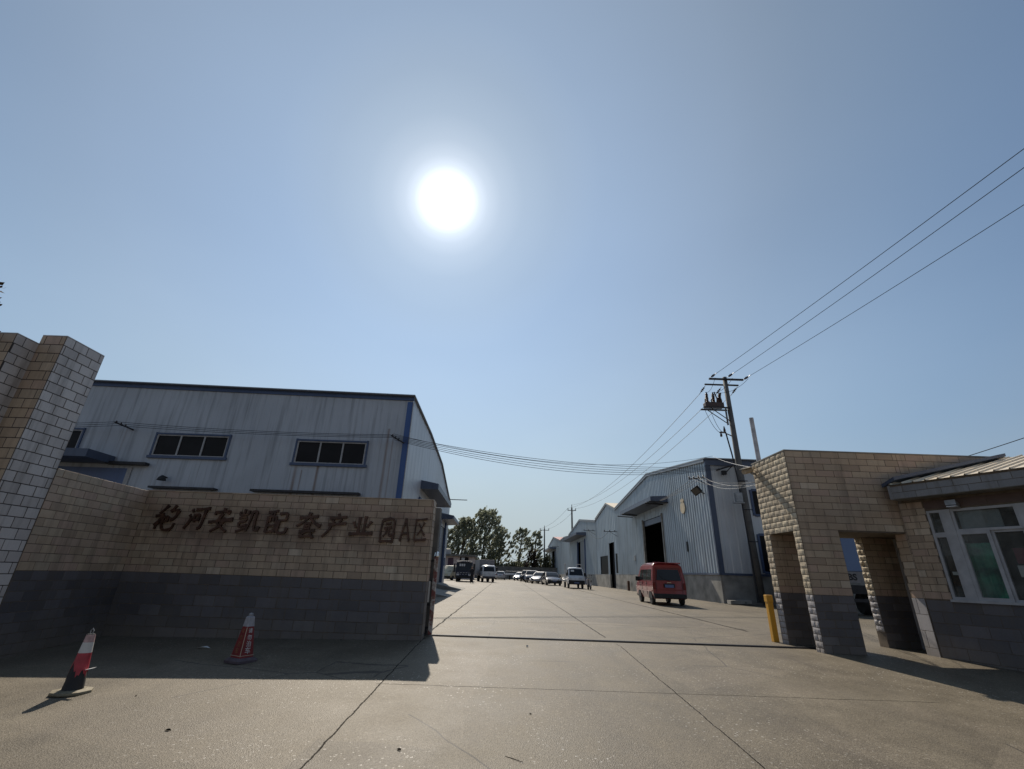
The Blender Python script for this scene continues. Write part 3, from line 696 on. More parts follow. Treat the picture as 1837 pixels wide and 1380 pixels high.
# ------------------------------------------------------------------ gatehouse
GX, GY, GYB, GH, LINT = 6.13, 9.87, 11.30, 3.95, 2.25
gh = thing('gatehouse', 'beige tiled gatehouse with open porch, grey base and bay window right of the gate', 'gatehouse', (8.5, 10.6, 0))
core = MB()
core.box(GX, 12.2, GY, GYB, LINT, GH)
core.build('parapet_block', MT['grout'], gh, True)
core = MB()
core.box(GX, 6.93, GY, GY+.25, -.2, LINT)                 # front corner pier
core.build('front_pier', MT['grout'], gh, True)
core = MB().box(GX, 6.95, 11.04, GYB, -.2, LINT); core.build('rear_pier', MT['grout'], gh, True)
core = MB(); core.box(8.27, 9.02, 11.05, GYB, -.2, LINT); core.box(9.02, 12.2, 11.06, GYB, -.2, LINT); core.build('rear_wall', MT['grout'], gh, True)
core = MB(); core.box(8.34, 8.6, GY, 10.18, -.2, LINT); core.box(9.35, 9.6, 10.0, 11.05, -.2, LINT); core.build('inner_wall', MT['grout'], gh, True)
t = MB()
hol = [(6.93, 8.34, -1, LINT)]
tiles(t, (0, GY, 0), (1, 0, 0), (0, -1, 0), GX, 8.62, STRIPE, GH, tw=.40, th=.142, holes=hol, m_up=0)
tiles(t, (0, GY, 0), (1, 0, 0), (0, -1, 0), 8.62, 12.2, LINT, GH, tw=.40, th=.142, m_up=0)
tiles(t, (0, 11.04, 0), (1, 0, 0), (0, -1, 0), GX, 6.95, STRIPE, LINT, m_up=0)
tiles(t, (0, 11.05, 0), (1, 0, 0), (0, -1, 0), 8.27, 9.02, STRIPE, LINT, m_up=0)
tiles(t, (8.34, GY, 0), (0, 1, 0), (-1, 0, 0), 0, .31, STRIPE, LINT, m_up=0)
t.build('beige_tiling', MT['tile'], gh, True)
t = MB()
tiles(t, (0, GY, 0), (1, 0, 0), (0, -1, 0), GX, 6.93, -.15, STRIPE, tw=.32, th=.15, m_up=0)
tiles(t, (0, 11.04, 0), (1, 0, 0), (0, -1, 0), GX, 6.95, -.15, STRIPE, tw=.32, th=.15, m_up=0)
tiles(t, (0, 11.05, 0), (1, 0, 0), (0, -1, 0), 8.27, 9.02, -.15, STRIPE, tw=.32, th=.15, m_up=0)
t.build('grey_tiling', MT['tile_grey'], gh, True)
t = MB(); tiles(t, (8.34, GY, 0), (0, 1, 0), (-1, 0, 0), 0, .31, -.15, STRIPE, tw=.4, th=.3, m_up=0); t.build('jamb_blocks', MT['rock_grey'], gh, True)
# rough split-face blocks on the side that faces the drive
t = MB()
rk = dict(tw=.235, th=.118, gap=.013, rock=.011, split=STRIPE, m_low=1, m_up=0)
tiles(t, (GX, GY, 0), (0, 1, 0), (-1, 0, 0), 0, GYB-GY, LINT, GH, **{**rk, 'split': None})
tiles(t, (GX, GY, 0), (0, 1, 0), (-1, 0, 0), 0, .25, -.15, LINT, **rk)
tiles(t, (GX, GY, 0), (0, 1, 0), (-1, 0, 0), 11.04-GY, GYB-GY, -.15, LINT, **rk)
tiles(t, (8.27, 11.05, 0), (0, 1, 0), (-1, 0, 0), 0, .25, .3, LINT, **{**rk, 'rock': .03})
t.build('split_face_blocks', [MT['rock'], MT['rock_grey']], gh, True)
MB().box(GX-.015, 12.2, GY-.015, GYB+.02, GH, GH+.025).build('coping', MT['concrete'], gh, True)
# door with light above in the porch
d_ = MB(); d_.box(9.03, 9.34, 11.0, 11.045, .02, LINT-.02); d_.build('porch_door', MT['door_dark'], gh, True)
d_ = MB(); d_.box(8.99, 9.03, 10.98, 11.048, .0, LINT-.01); d_.box(9.03, 9.34, 10.985, 11.046, 1.72, 1.77); d_.build('door_frame', MT['frame_white'], gh, True)
# the bay: a wall turning towards the street at 66 degrees
BA = radians(66); BU = Vector((cos(BA), -sin(BA), 0)); BN = Vector((-sin(BA), -cos(BA), 0)); B0 = Vector((8.36, 9.865, 0))
BL = 4.2; WT = 2.66; WB = 1.03
def bp(u, z, o=0.0): return B0+BU*u+BN*o+Vector((0, 0, z))
def bbox(mb, u0, u1, z0, z1, o0, o1, m=0):
    mb.obox(bp((u0+u1)/2, (z0+z1)/2, (o0+o1)/2), BU, BN, (0, 0, 1), abs(u1-u0)/2, abs(o1-o0)/2, (z1-z0)/2, m)
w = MB(); bbox(w, 0.0, BL, -.6, WB-.03, -.24, 0); bbox(w, 0.0, .44, WB-.03, 2.92, -.24, 0); bbox(w, .44, BL, WT, 2.92, -.24, 0); bbox(w, 3.5, BL, WB-.03, WT, -.24, 0)
w.build('bay_core', MT['grout'], gh, True)
t = MB(); tiles(t, B0, BU, BN, 0, .44, STRIPE, 2.86, m_up=0); tiles(t, B0, BU, BN, 3.5, BL, STRIPE, 2.86, m_up=0); t.build('bay_beige_tiling', MT['tile'], gh, True)
t = MB(); tiles(t, B0, BU, BN, .44, 3.5, WT+.03, 2.86, tw=.5, th=.3, m_up=0); t.build('bay_lintel_tiling', plain('maroon_lintel_tile', (.10, .062, .05), .6), gh, True)
t = MB(); tiles(t, B0, BU, BN, 0, BL, -.4, WB-.03, tw=.42, th=.2, gap=.006, m_up=0); t.build('bay_grey_tiling', MT['tile_grey'], gh, True)
# interior box so the room is dark and closed
rm = MB()
q = [bp(0.3, 0), bp(BL, 0), bp(BL, 0)+Vector((2.6, .9, 0)), Vector((12.1, 9.8, 0)), Vector((9.62, 9.86, 0))]
q = [v-BN*.25 if i < 2 else v for i, v in enumerate(q)]
rm.prism([v+Vector((0, 0, -.3)) for v in q], (0, 0, .35)); rm.prism([v+Vector((0, 0, 2.75)) for v in q], (0, 0, .06))
for i in (1, 2, 3):
    a, c = q[i], q[(i+1) % 5]; d3 = (c-a).normalized(); nn = Vector((-d3.y, d3.x, 0))*.08
    rm.prism([a+Vector((0, 0, .05)), c+Vector((0, 0, .05)), c+nn+Vector((0, 0, .05)), a+nn+Vector((0, 0, .05))], (0, 0, 2.7))
rm.build('room_shell', plain('room_wall', (.16, .155, .14), .9), gh, True)
# window: frames and panes
def wframe(u0, u1, z0, z1, name='window', fr=.045, pane=True, mat='frame_white', o=.0):
    f = MB(); bbox(f, u0, u0+fr, z0, z1, o-.06, o+.012); bbox(f, u1-fr, u1, z0, z1, o-.06, o+.012)
    bbox(f, u0+fr, u1-fr, z0, z0+fr, o-.06, o+.010); bbox(f, u0+fr, u1-fr, z1-fr, z1, o-.06, o+.010)
    w_ = f.build(name, MT[mat], gh, True)
    if pane:
        g = MB(); g.poly([bp(u0+fr, z0+fr, o-.025), bp(u1-fr, z0+fr, o-.025), bp(u1-fr, z1-fr, o-.025), bp(u0+fr, z1-fr, o-.025)])
        pn = g.build('pane', MT['glass'], w_, False)
        pn.data.transform(Matrix.Translation(-Vector(gh.location)))
    return w_
pm = MB(); bbox(pm, .70, .84, WB, WT, -.10, .03); bbox(pm, 1.80, 1.94, WB, WT, -.10, .03); bbox(pm, 2.95, 3.05, WB, WT, -.1, .03); pm.build('window_mullion', MT['frame_white'], gh, True)
wframe(.45, .70, WB, 2.19); wframe(.45, .70, 2.19, WT)
wframe(.84, 1.80, 2.235, WT); wframe(1.94, 2.95, 2.235, WT); wframe(3.05, 3.5, WB, WT)
wframe(.84, 1.33, WB, 2.235, 'sliding_sash', .055, True, 'frame_white', .008); wframe(1.33, 1.80, WB, 2.235, 'sliding_sash', .04, True, 'frame_white', -.03)
wframe(1.94, 2.45, WB, 2.235, 'sliding_sash', .055); wframe(2.45, 2.95, WB, 2.235, 'sliding_sash', .04, True, 'frame_white', -.03)
sl = MB(); bbox(sl, .42, 3.5, WB-.045, WB, -.05, .05); sl.build('window_sill', MT['frame_white'], gh, True)
# things seen in the window
def inroom(name, label, cat, u0, u1, z0, z1, o, m, th=.01):
    q_ = MB(); bbox(q_, u0, u1, z0, z1, o-th, o); tag(q_.build(name, m, None, True), label, cat)
gm, n, l, p = new_mat('green_reflection'); l.new(ramp_node(n, l, noise(n, l, 1, 3, .5, None, (3, 3, 3.2)), [(.32, (.025, .075, .06)), (.5, (.05, .22, .14)), (.68, (.10, .42, .25))]), p.inputs['Base Color'])
cu = MB(); rc = random.Random(3); cx_ = [.86]
while cx_[-1] < 1.30: cx_.append(cx_[-1]+rc.uniform(.018, .06))
cx_[-1] = 1.315; co_ = [-.10-.022*rc.random() for _ in cx_]; cb_ = [o_-.012*rc.random() for o_ in co_]
for k in range(len(cx_)-1): cu.mesh([bp(cx_[k], 1.08, cb_[k]), bp(cx_[k+1], 1.08, cb_[k+1]), bp(cx_[k+1], 2.02+.02*rc.random(), co_[k+1]), bp(cx_[k], 2.02, co_[k])], [(0, 1, 2, 3)])
tag(cu.build('reflection_sheet', gm, None, True), 'folded green sheet behind the sliding sash, standing in for a reflection in the gatehouse glass', 'reflection_sheet')  # added sheet, its mottled green imitates a reflection in the glass
inroom('paper_sheet', 'pale paper blind filling most of the upper gatehouse window', 'blind', .90, 1.52, 2.29, 2.61, -.09, plain('grey_blind', (.30, .32, .32), .8))
inroom('paper_sheet', 'small white note stuck inside the narrow gatehouse side pane', 'paper', .55, .685, 1.46, 1.52, -.04, MT['paper'])
inroom('monitor', 'small black screen standing behind the narrow gatehouse side pane', 'monitor', .54, .68, 1.07, 1.27, -.07, MT['black'], .03)
inroom('red_notice', 'dark red notice behind the right-hand sliding pane of the gatehouse', 'notice', 1.52, 1.78, 1.66, 1.92, -.07, plain('red_notice', (.22, .03, .05), .6))
inroom('paper_sheet', 'white paper sheet below the red notice in the gatehouse window', 'paper', 1.50, 1.78, 1.44, 1.63, -.07, MT['paper'])
# eave beam and sloping roof
e = MB(); bbox(e, .12, BL+.3, 2.90, 3.02, -.25, .36); e.build('eave_slab', MT['concrete_dark'], gh, True)
e = MB(); tiles(e, bp(0, 0, .362), BU, BN, .12, BL+.3, 2.905, 3.16, tw=.42, th=.13, gap=.006, m_up=0)
e.build('fascia', MT['fascia'], gh, True)
e = MB(); bbox(e, .12, BL+.3, 3.02, 3.19, .20, .36); e.build('fascia_core', MT['grout'], gh, True)
# side face of the eave, closing it back to the wall
e = MB(); e.prism([bp(.12, 2.905, .36), bp(.12, 3.19, .36), bp(.12, 3.19, -.1), bp(.12, 2.905, -.1)], -BU*.06); e.build('eave_end', MT['fascia'], gh, True)
rf = MB(); RS = .262
NR = 64
def rpt(u, d, h=0): # d = distance inwards from the eave line
    pnt = bp(u, 3.195+RS*d+h, .40-d); return pnt
ulist = [.1+i*(BL+.3)/NR for i in range(NR+1)]
for i in range(NR):
    u0_, u1_ = ulist[i], ulist[i+1]
    ph = [(0, 0), (.25, .0), (.40, .028), (.6, .028), (.75, 0), (1, 0)]
    if i % 3: ph = [(0, 0), (1, 0)]
    for (a, ha), (c, hc) in zip(ph[:-1], ph[1:]):
        ua, ub = u0_+(u1_-u0_)*a, u0_+(u1_-u0_)*c
        def dmax(u):       # clip the sheet against the parapet face y = GY - .02
            lo, hi = 0, 4.0
            b_ = rpt(u, 0)
            if b_.y > GY-.03: return 0.02
            return min(.74/RS, (GY-.03-b_.y)/(-BN.y))
        da, db = dmax(ua), dmax(ub)
        rf.poly([rpt(ua, 0, ha), rpt(ub, 0, hc), rpt(ub, db, hc), rpt(ua, da, ha)])
rf.build('roof_sheet', MT['roof_cream'], gh, True)
vg = MB()
va = Vector((8.10, GY-.02, 3.19)); vb_ = Vector((10.7, GY-.02, 3.80))
vg.prism([va, vb_, vb_+Vector((0, 0, .06)), va+Vector((0, 0, .07))], (0.02, -.34, .10)); vg.build('roof_flashing', MT['trim_dark'], gh, True)
# wall lamp under the eave
wlm = thing('wall_lamp', 'small square floodlight under the eave above the gatehouse window', 'lamp', bp(.95, 2.72, .12))
q_ = MB(); q_.obox(bp(.95, 2.735, .10), BU, BN+Vector((0, 0, .5)), (0, 0, 1), .085, .07, .045); q_.build('lamp_housing', MT['steel'], wlm, True)
q_ = MB(); q_.obox(bp(.95, 2.69, .115), BU, BN, (0, 0, 1), .075, .06, .008); q_.build('lamp_glass', MT['lamp_white'], wlm, True)
q_ = MB(); q_.tube([bp(.95, 2.76, .0), bp(.95, 2.75, .06)], .012); q_.build('bracket', MT['steel_dark'], wlm, True)
# camera on the rear left corner of the porch
cm = thing('security_camera', 'beige bullet camera jutting from the top corner of the porch blockwork', 'camera', (6.0, 11.2, 3.72))
q_ = MB(); q_.tube([(6.13, 11.22, 3.70), (6.02, 11.2, 3.72)], .03); q_.build('bracket', MT['steel'], cm, True)
q_ = MB(); q_.tube([(6.06, 11.25, 3.80), (5.78, 11.08, 3.71)], .062, 12); q_.build('camera_body', plain('beige_plastic', (.42, .34, .24), .5), cm, True)
q_ = MB(); q_.obox((5.90, 11.15, 3.825), (-.28, -.17, -.09), (-.17, .28, 0), (0, 0, 1), .2, .075, .01); q_.build('sun_shield', plain('beige_plastic_shield', (.45, .38, .28), .5), cm, True)
# white pipe rising behind the gatehouse
wp = MB(); wp.tube([(6.83, 12.2, -.0), (6.83, 12.2, 5.52)], .058, 14)
tag(wp.build('vent_pipe', plain('white_pipe_paint', (.42, .42, .44), .5, 0, .3), None, True), 'plain white upright pipe rising behind the gatehouse parapet', 'pipe')

# ------------------------------------------------------------------ ribbed sheet walls
def ribbed(mb, O, U, N, u0, u1, z0, ztop, holes=(), pitch=.3, depth=.03, prof=None, m=0):
    O, U, N = Vector(O), Vector(U).normalized(), Vector(N).normalized()
    prof = prof or [(0, 0), (.5, 0), (.62, 1), (.88, 1), (1.0, 0)]
    cuts = []; u = u0; npts = int((u1-u0)/pitch)+1
    for i in range(npts):
        for f, h in prof[:-1]:
            x = u0+(i+f)*pitch
            if x < u1-.001: cuts.append((x, h*depth))
    cuts.append((u1, 0))
    def hh(x):
        for (a, ha), (c, hc) in zip(cuts[:-1], cuts[1:]):
            if a <= x <= c: return ha+(hc-ha)*((x-a)/(c-a) if c > a else 0)
        return 0
    ex = sorted(set([x for h in holes for x in (h[0], h[1]) if u0 < x < u1]))
    cuts2 = cuts+[(x, hh(x)) for x in ex]
    if callable(ztop) and hasattr(ztop, 'breaks'):
        cuts2 += [(x, hh(x)) for x in ztop.breaks if u0 < x < u1]
    cuts2.sort()
    zt = ztop if callable(ztop) else (lambda _: ztop)
    P = lambda x, h, z: O+U*x+N*h+Vector((0, 0, z))
    for (a, ha), (c, hc) in zip(cuts2[:-1], cuts2[1:]):
        if c-a < 1e-5: continue
        md = (a+c)/2; iv = [(None, None)]
        hs = sorted([(h[2], h[3]) for h in holes if h[0] < md < h[1]])
        lo = [(z0, z0)]; segs = []; cur = (z0, z0)
        for (p, q_) in hs:
            if p > z0: segs.append((cur, (p, p)))
            cur = (q_, q_)
        segs.append((cur, (zt(a), zt(c))))
        for (l0, l1), (t0, t1) in segs:
            if t0 <= l0 and t1 <= l1: continue
            mb.poly([P(a, ha, l0), P(c, hc, l1), P(c, hc, t1), P(a, ha, t0)], m)
class TopLine:
    def __init__(s, pts): s.p = pts; s.breaks = [x for x, _ in pts]
    def __call__(s, x):
        p = s.p
        if x <= p[0][0]: return p[0][1]
        for (a, za), (c, zc) in zip(p[:-1], p[1:]):
            if x <= c: return za+(zc-za)*(x-a)/(c-a)
        return p[-1][1]

# ------------------------------------------------------------------ row of sheds on the right
FA = radians(-1.0); FU = Vector((sin(FA), cos(FA), 0)); FN = Vector((-cos(FA), sin(FA), 0))
def fx(y): return 12.53-tan(radians(1))*(y-28.5)
def F0(y): return Vector((fx(y), y, 0))
def shed(name, label, y0, y1, eave, ridge, holes, roofmat, plinth=1.58, depth=26, ry=None, south=False, wallmat='clad_white', pitch=.30, cat='shed', southmat=None):
    O = F0(y0); L = (y1-y0)/cos(FA); g = gz(O.x, y0)
    t_ = thing(name, label, cat, (O.x, (y0+y1)/2, g))
    ru = ((ry-y0) if ry else (y1-y0)/2)/cos(FA)
    top = TopLine([(0, eave), (ru, ridge), (L, eave)])
    w = MB(); ribbed(w, O, FU, FN, 0, L, plinth, top, holes, pitch, .055, [(0, 0), (.45, 0), (.58, 1), (.86, 1), (1.0, 0)])
    w.build('front_wall', MT[wallmat], t_, True)
    # plinth
    pl = MB(); cuts = sorted([(h[0], h[1]) for h in holes if h[2] < plinth])
    cur = 0
    for a, c in cuts+[(L, L)]:
        if a > cur+.02: pl.obox(O+FU*((cur+a)/2)-FN*.06+Vector((0, 0, (plinth+g-.3)/2)), FU, FN, (0, 0, 1), (a-cur)/2, .10, (plinth-g+.3)/2)
        cur = c
    E_ = -FN
    if south:
        s_ = MB(); ribbed(s_, O, E_, -FU, .0, depth, plinth, eave, south if isinstance(south, list) else (), .5, .02); s_.build('side_wall', MT[southmat or wallmat], t_, True)
        pl.obox(O+E_*(depth/2+.04)+FU*.06+Vector((0, 0, (plinth+g-.3)/2)), E_, FU, (0, 0, 1), depth/2, .10, (plinth-g+.3)/2)
    else:
        s_ = MB(); s_.poly([O, O+E_*depth, O+E_*depth+Vector((0, 0, eave)), O+Vector((0, 0, eave))]); s_.build('side_wall', MT[wallmat], t_, True)
    pl.build('plinth', MT['concrete'], t_, True)
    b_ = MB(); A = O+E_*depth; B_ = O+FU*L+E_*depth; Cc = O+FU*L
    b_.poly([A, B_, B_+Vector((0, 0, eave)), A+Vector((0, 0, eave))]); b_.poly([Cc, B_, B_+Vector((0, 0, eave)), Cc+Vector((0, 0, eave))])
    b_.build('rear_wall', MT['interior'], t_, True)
    R = O+FU*ru
    r_ = MB()
    for (p, zp) in ((O-FU*.25, eave-.02), (Cc+FU*.02, eave)):
        a, c, d, e_ = p+FN*.18+Vector((0, 0, zp+.03)), R+FN*.18+Vector((0, 0, ridge+.04)), R+E_*depth+Vector((0, 0, ridge+.04)), p+E_*depth+Vector((0, 0, zp+.03))
        r_.prism([a, c, d, e_], (0, 0, .06))
    r_.build('roof', MT[roofmat], t_, True)
    vg_ = MB()
    for (p, zp) in ((O-FU*.02, eave), (Cc, eave)):
        a, c = p+FN*.16+Vector((0, 0, zp-.16)), R+FN*.16+Vector((0, 0, ridge-.16))
        vg_.prism([a, c, c+Vector((0, 0, .20)), a+Vector((0, 0, .20))], -FN*.12)
    vg_.build('verge_trim', MT['trim_grey'], t_, True)
    return t_, O, g
def canopy(t_, u0, u1, z, out_, name='canopy', O=None, thick=.5, mat='trim_dark'):
    c = MB(); a = O+FU*u0; d = O+FU*u1
    Zv = lambda h: Vector((0, 0, h))
    pr = [(0, z+.06), (out_, z-.03), (out_, z-.03-thick*.62), (out_-.12, z-.03-thick*.62), (.0, z-.45)]
    c.prism([a+FN*o_+Zv(h) for o_, h in pr], d-a)
    return c.build(name, MT[mat], t_, True)

# shed 1, nearest
holes1 = [(8.9, 13.9, 0, 6.0)]
s1, O1, g1 = shed('factory_shed', 'nearest and largest ribbed metal shed, behind the red van', 28.5, 52.4, 8.38, 9.78, holes1, 'roof_pale', ry=40.2, south=[(2.55, 3.15, 5.0, 6.55), (2.55, 3.75, 1.75, 3.9)], pitch=.38, southmat='clad_side')
canopy(s1, 7.4, 16.9, 7.2, 1.35, O=O1)
q_ = MB()
for u in (8.83, 13.97): q_.obox(O1+FU*u+FN*.05+Vector((0, 0, 3.1)), FU, FN, (0, 0, 1), .10, .09, 3.0)
q_.build('door_jamb', MT['concrete'], s1, True)
q_ = MB(); q_.obox(O1+FU*11.4-FN*.12+Vector((0, 0, 5.75)), FU, FN, (0, 0, 1), 2.45, .10, .22); q_.build('rolled_shutter', MT['trim_dark'], s1, True)
q_ = MB()
for u in (7.3, 17.2, 8.4, 15.6): q_.tube([O1+FU*u+FN*.0+Vector((0, 0, 6.72)), O1+FU*u+FN*1.5+Vector((0, 0, 6.78))], .05)
q_.build('canopy_arm', MT['steel_dark'], s1, True)
q_ = MB(); q_.obox(O1-FN*.0+Vector((.08, -.035, 4.95)), (1, 0, 0), (0, 1, 0), (0, 0, 1), .14, .03, 3.38); q_.obox(O1+FN*.045+FU*.06+Vector((0, 0, 4.95)), FU, FN, (0, 0, 1), .09, .045, 3.38); q_.build('corner_trim', MT['trim_dark'], s1, True)
q_ = MB(); q_.obox(O1-FN*8+Vector((0, -.05, 8.2)), FN, FU, (0, 0, 1), 8.1, .06, .2); q_.build('eave_trim', MT['trim_dark'], s1, True)
q_ = MB(); q_.obox(O1-FN*8+Vector((0, -.02, 1.62)), FN, FU, (0, 0, 1), 8.0, .06, .06); q_.obox(O1+FU*4.4+FN*.05+Vector((0, 0, 1.62)), FU, FN, (0, 0, 1), 4.4, .05, .05); q_.build('drip_trim', MT['trim_dark'], s1, True)
for (u0, u1, z0, z1) in ((2.55, 3.15, 5.0, 6.55), (2.55, 3.75, 1.75, 3.9)):
    f_ = MB(); E_ = -FN
    for a, c, d, e_ in ((u0-.06, u0+.08, z0, z1), (u1-.08, u1+.06, z0, z1), (u0+.08, u1-.08, z0-.06, z0+.08), (u0+.08, u1-.08, z1-.08, z1+.06)):
        f_.obox(O1+E_*((a+c)/2)-FU*.02+Vector((0, 0, (d+e_)/2)), E_, FU, (0, 0, 1), (c-a)/2, .05, (e_-d)/2)
    wf = f_.build('window', MT['frame_blue'], s1, True)
    g_ = MB(); g_.poly([O1+E_*u0+Vector((0, .01, z0)), O1+E_*u1+Vector((0, .01, z0)), O1+E_*u1+Vector((0, .01, z1)), O1+E_*u0+Vector((0, .01, z1))])
    pn = g_.build('pane', MT['win_dark'], wf, False); pn.data.transform(Matrix.Translation(-Vector(s1.location)))
q_ = MB(); q_.obox(O1+FU*4.4+FN*.05+Vector((0, 0, 3.35)), FU, FN, (0, 0, 1), .10, .02, .32); q_.build('wall_vent', MT['black'], s1, True)
q_ = MB(); q_.obox(O1+FU*17.2+FN*.08+Vector((0, 0, 3.0)), FU, FN, (0, 0, 1), .25, .04, .22); q_.build('meter_box', MT['steel'], s1, True)
# oval sign disc on the shed
od = thing('shed_emblem', 'cream oval emblem plate fixed to the ribs of the nearest shed', 'sign', O1+FU*4.35+FN*.06+Vector((0, 0, 6.05)))
def oval(mb, c, rx, rz, th, k=20, z_cut=None):
    pts = [c+FU*rx*cos(2*pi*i/k)+Vector((0, 0, rz*sin(2*pi*i/k))) for i in range(k)]
    mb.prism(pts, FN*th)
q_ = MB(); oval(q_, O1+FU*4.35+FN*.085+Vector((0, 0, 5.95)), .42, .40, .03); q_.build('plate', plain('cream_plate', (.62, .52, .36), .6), od, True)
q_ = MB(); oval(q_, O1+FU*4.35+FN*.085+Vector((0, 0, 6.42)), .30, .14, .03); q_.build('crown', plain('cream_crown', (.60, .50, .36), .6), od, True)
# floodlight
fo = thing('floodlight', 'black square floodlight on a bracket on the nearest shed', 'floodlight', O1+FU*.75+FN*.4+Vector((0, 0, 6.5)))
c_ = O1+FU*.95+FN*.42+Vector((0, 0, 6.55)); ax = (FU*.5+FN*.2+Vector((0, 0, -.2))).normalized(); nn = (FN*.75-FU*.25+Vector((0, 0, -.55))).normalized(); ay = nn.cross(ax).normalized()
q_ = MB(); q_.obox(c_, ax, ay, nn, .30, .24, .05); q_.build('lamp_body', MT['black'], fo, True)
q_ = MB(); q_.obox(c_+nn*.056, ax, ay, nn, .24, .18, .006); q_.build('lamp_glass', plain('dim_glass', (.09, .09, .08), .2), fo, True)
q_ = MB(); q_.tube([O1+FU*.6+Vector((0, 0, 6.3)), c_], .03); q_.build('bracket', MT['steel_dark'], fo, True)

# infill shed and the other gables
s2, O2, g2 = shed('infill_shed', 'narrow grey-green shed with tall dark door between two big gables', 52.42, 63.3, 8.42, 9.55, [(1.3, 4.0, 0, 4.95), (.2, 1.05, 1.7, 3.7), (4.6, 9.0, 1.6, 3.65)], 'roof_cream', ry=56.6, wallmat='clad_white', pitch=.8)
q_ = MB(); q_.obox(O2+FU*2.65-FN*.45+Vector((0, 0, 2.5)), FU, FN, (0, 0, 1), 1.4, .05, 2.5); q_.build('door', MT['door_dark'], s2, True)
q_ = MB(); q_.obox(O2+FU*.62-FN*.1+Vector((0, 0, 2.7)), FU, FN, (0, 0, 1), .45, .04, 1.0); q_.obox(O2+FU*6.8-FN*.1+Vector((0, 0, 2.65)), FU, FN, (0, 0, 1), 2.25, .04, 1.05); q_.build('window', MT['win_dark'], s2, True)
s3, O3, g3 = shed('gable_shed', 'second big pale gable shed with blue door frame, beyond the white pickup', 63.4, 88.0, 8.25, 9.68, [(8.2, 14.8, 0, 6.35)], 'roof_pale', wallmat='clad_white', pitch=.4)
canopy(s3, 7.4, 23.5, 7.35, 1.5, O=O3)
q_ = MB()
for u in (8.15, 14.85): q_.obox(O3+FU*u+FN*.08+Vector((0, 0, 3.3)), FU, FN, (0, 0, 1), .22, .12, 3.2)
q_.build('door_frame', MT['clad_blue'], s3, True)
q_ = MB(); q_.obox(O3+FU*10.6-FN*-.03+Vector((0, 0, 3.3)), FU, FN, (0, 0, 1), 1.8, .04, 3.0); q_.build('sliding_door', MT['trim_grey'], s3, True)
s5, O5, g5 = shed('flat_shed', 'low plain grey shed front joining the two farthest gables', 88.02, 99.9, 8.1, 8.3, [], 'roof_pale', wallmat='clad_white', pitch=.8)
s4, O4, g4 = shed('end_shed', 'farthest pale gable shed with reddish roof at the end of the row', 100, 124.4, 8.1, 9.62, [(9, 16, 0, 6.6)], 'roof_red', wallmat='clad_white', pitch=.8)
canopy(s4, 8.0, 24.0, 7.2, 1.5, O=O4)
q_ = MB(); q_.obox(O4+FU*9.0+FN*.08+Vector((0, 0, 3.3)), FU, FN, (0, 0, 1), .25, .1, 3.2); q_.build('door_frame', MT['clad_blue'], s4, True)

# insulator racks on the sheds
def rack(u, O, z, L, label, nn=4, dirv=None):
    d = dirv or FN
    base = O+FU*u+Vector((0, 0, z))
    t_ = thing('insulator_rack', label, 'bracket', base)
    q = MB(); q.obox(base+d*(L/2), d, d.cross(Vector((0, 0, 1))), (0, 0, 1), L/2, .03, .03); q.tube([base+Vector((0, 0, -.5)), base+d*(L*.6)], .02); q.build('bar', MT['steel_dark'], t_, True)
    for k in range(nn):
        q = MB(); q.lathe([(.03, 0), (.05, .04), (.035, .07), (.05, .10), (.02, .14)], base+d*(L*(.2+.75*k/max(1, nn-1)))+Vector((0, 0, .03)), 8); q.build('insulator', MT['porcelain'], t_, True)
    return base, d
rk1, _ = rack(.1, O1, 7.25, 1.15, 'four-insulator rack near the corner of the nearest shed', 4, (FN*.9+FU*.7).normalized())
rk2, _ = rack(23.6, O1, 5.9, 1.5, 'dark cable bracket at the far edge of the nearest shed', 3)
rk3, _ = rack(.6, O3, 7.0, 1.6, 'cable bracket high on the second big gable shed', 3)
rk4, _ = rack(2.5, O4, 7.0, 1.5, 'small cable bracket on the farthest gable shed', 3)
sb = thing('cable_bracket', 'steel strut anchoring the overhead cables on the near shed end wall', 'bracket', (13.4, 28.4, 7.8))
q_ = MB(); q_.tube([(13.1, 28.45, 7.7), (13.95, 27.9, 7.92)], .045); q_.tube([(13.5, 28.45, 7.4), (13.9, 27.95, 7.88)], .03); q_.build('strut', MT['steel_dark'], sb, True)
q_ = MB(); q_.obox((13.45, 28.2, 7.5), (1, 0, 0), (0, 1, 0), (0, 0, 1), .13, .1, .12); q_.build('clamp', MT['black'], sb, True)

# slab and rubble at the shed corner
rb = thing('stone_slab', 'flat broken concrete slab lying at the foot of the nearest shed corner', 'slab', (12.9, 27.6, .07))
q_ = MB(); q_.obox((13.0, 27.7, .2), (1, -.15, .05), (.15, 1, 0), (0, 0, 1), .55, .35, .09); q_.build('slab', MT['concrete'], rb, True)
q_ = MB(); q_.obox((13.6, 27.6, .14), (1, .1, -.04), (-.1, 1, 0), (0, 0, 1), .5, .25, .07); q_.build('broken_piece', MT['concrete_dark'], rb, True)
# small rusty stump by the plinth
tag(MB().rbox(11.80, 12.0, 47.6, 47.9, .1, 1.0, .03).build('rusty_post', MT['rust'], None, True), 'short rusty post against the plinth left of the red van', 'post')

